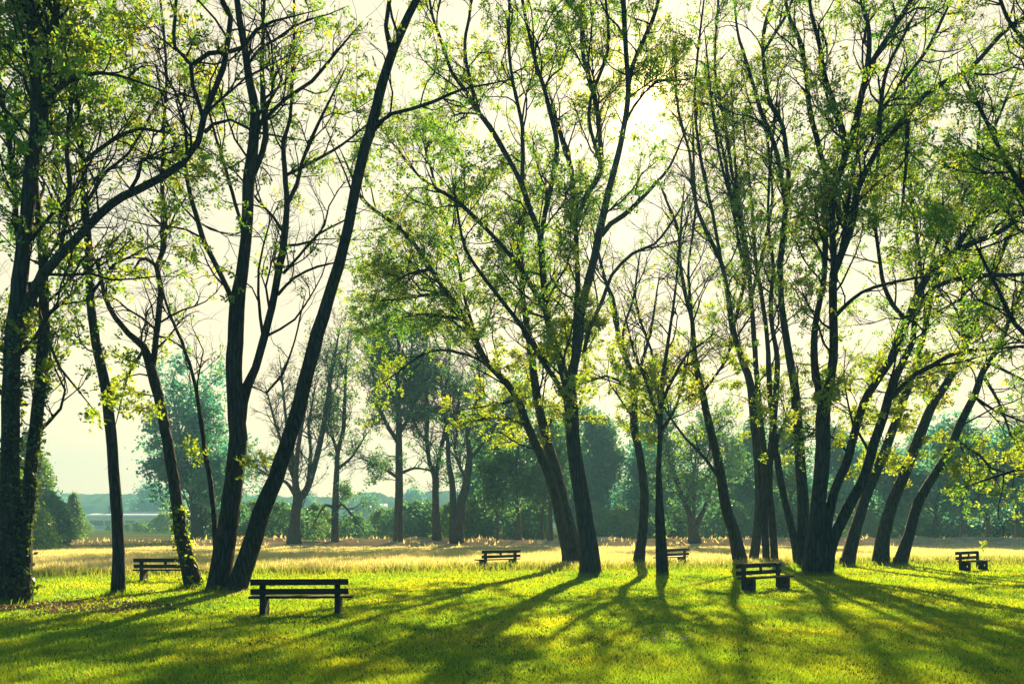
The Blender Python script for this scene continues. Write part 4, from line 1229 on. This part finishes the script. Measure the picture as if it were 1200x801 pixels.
# broad weeds, clover, litter
def weed(label, px, py, s, n=26):
    Y = ground_Y(py); X = gx(px, Y)
    root = thing('weed_clump', label, 'weed', (X, Y, float(ground_h(X, Y))), 'weeds in the lawn')
    P = []; 
    az = rng.random(n) * 6.283; L = s * rng.uniform(.5, 1.1, n)
    a = np.stack([np.cos(az), np.sin(az), 0 * az], 1) * (rng.random(n) * s * 1.3)[:, None] * np.array([1.6, .6, 1])
    up = unit(np.stack([np.cos(az) * .8, np.sin(az) * .8, rng.uniform(.5, 1.4, n)], 1))
    sd_ = unit(np.cross(up, np.array([0, 0, 1.0])))
    V = np.stack([a, a + up * L[:, None] * .5 + sd_ * L[:, None] * .18, a + up * L[:, None], a + up * L[:, None] * .5 - sd_ * L[:, None] * .18], 1).reshape(-1, 3)
    link('leaves', raw_mesh('leaves', V, np.arange(n * 4).reshape(-1, 4), None, M_ivy, attr=rng.random(n * 4) * .4), root)
weed('dark broad leaved weed in the sunlit lawn at the bottom, larger left one', 622, 783, .12, 34)
weed('small dark weed in the sunlit lawn just right of the larger weed', 651, 781, .09, 16)
weed('dark weed patch in the lawn at the lower right of the sunlit area', 868, 764, .11, 26)
weed('dark weed patch in the lawn left of the sunlit area', 632, 748, .11, 30)

m, t = new_mat('clover petals'); b_ = N(t, 'ShaderNodeBsdfPrincipled'); b_.inputs['Base Color'].default_value = (.78, .76, .68, 1)
o_ = N(t, 'ShaderNodeOutputMaterial'); t.links.new(b_.outputs[0], o_.inputs['Surface']); M_clover = m
def clover(label, px, py, n, sx, sy):
    Y = ground_Y(py); X = gx(px, Y)
    x = rng.normal(0, sx, n); y = rng.normal(0, sy, n); z = rng.uniform(.06, .10, n)
    V = []; Q = []
    ring = 6
    for i in range(n):
        b0 = len(V); r = rng.uniform(.012, .018)
        for lv, rr in ((-1, .3), (-.35, .95), (.35, .95), (1, .35)):
            for k in range(ring):
                a = k / ring * 6.283; V.append((x[i] + math.cos(a) * rr * r, y[i] + math.sin(a) * rr * r, z[i] + lv * r))
        for lv in range(3):
            for k in range(ring):
                Q.append((b0 + lv * ring + k, b0 + lv * ring + (k + 1) % ring, b0 + (lv + 1) * ring + (k + 1) % ring, b0 + (lv + 1) * ring + k))
    o = link('clover_flowers', raw_mesh('clover_flowers', np.array(V), Q, None, M_clover, smooth_shade=True))
    o.location = (X, Y, float(ground_h(X, Y)))
    tag(o, label, 'flowers', kind='stuff')
clover('white clover flowers in the sunlit lawn at the lower right', 790, 751, 16, .25, .25)
clover('few white clover flowers in the shaded lawn at the right', 1110, 714, 12, .3, .3)

M_litter = leaf_material('fallen leaves', [(0, (.12, .06, .03)), (1, (.38, .22, .12))], [(0, (.2, .1, .04)), (1, (.5, .3, .15))], .25)
def litter():
    cs = [(-12.2, 18.9, 1.4, 900), (gx(692, 30.2), 29.9, .9, 220), (gx(270, 22.6), 22.6, .8, 260), (gx(985, 29.5), 29.6, 1.1, 260), (gx(905, 23), 23.0, .4, 60),
          (gx(1060, 33), 33.4, .8, 120), (gx(700, 24), 24, 3.5, 160), (gx(500, 16), 16, 4, 200), (gx(300, 18), 18, 3, 140), (-11.5, 18.3, 2.2, 500)]
    P = []
    for x, y, s, n in cs:
        xx = rng.normal(x, s * 1.2, n); yy = rng.normal(y, s * .6, n)
        P.append(np.stack([xx, yy, ground_h(xx, yy) + .04 + rng.random(n) * .03], 1))
    P = np.concatenate(P)
    V, Q = quadleaves(P, .07, .85)
    o = link('leaf_litter', raw_mesh('leaf_litter', V, Q, None, M_litter, attr=np.repeat(rng.random(len(P)), 4)))
    tag(o, 'reddish brown fallen leaves lying round the tree feet', 'leaves', kind='stuff')
litter()

# ------------------------------------------------------------------ haze
HAZE_DENSITY = 0.0016
m, t = new_mat('morning haze')
pv = N(t, 'ShaderNodeVolumePrincipled')
pv.inputs['Color'].default_value = (.27, .58, .86, 1)
pv.inputs['Density'].default_value = HAZE_DENSITY
pv.inputs['Anisotropy'].default_value = 0.0
o_ = N(t, 'ShaderNodeOutputMaterial'); t.links.new(pv.outputs[0], o_.inputs['Volume'])
x0, x1, y0, y1, z0, z1 = -460, 460, -40, 480, -1.6, 40
V = np.array([(x, y, z) for z in (z0, z1) for y in (y0, y1) for x in (x0, x1)], float)
hz = link('haze', raw_mesh('haze', V, [(0, 2, 3, 1), (4, 5, 7, 6), (0, 1, 5, 4), (2, 6, 7, 3), (0, 4, 6, 2), (1, 3, 7, 5)], None, m))
hz['kind'] = 'stuff'
hz['label'] = 'thin bluish summer haze over the field and far trees'
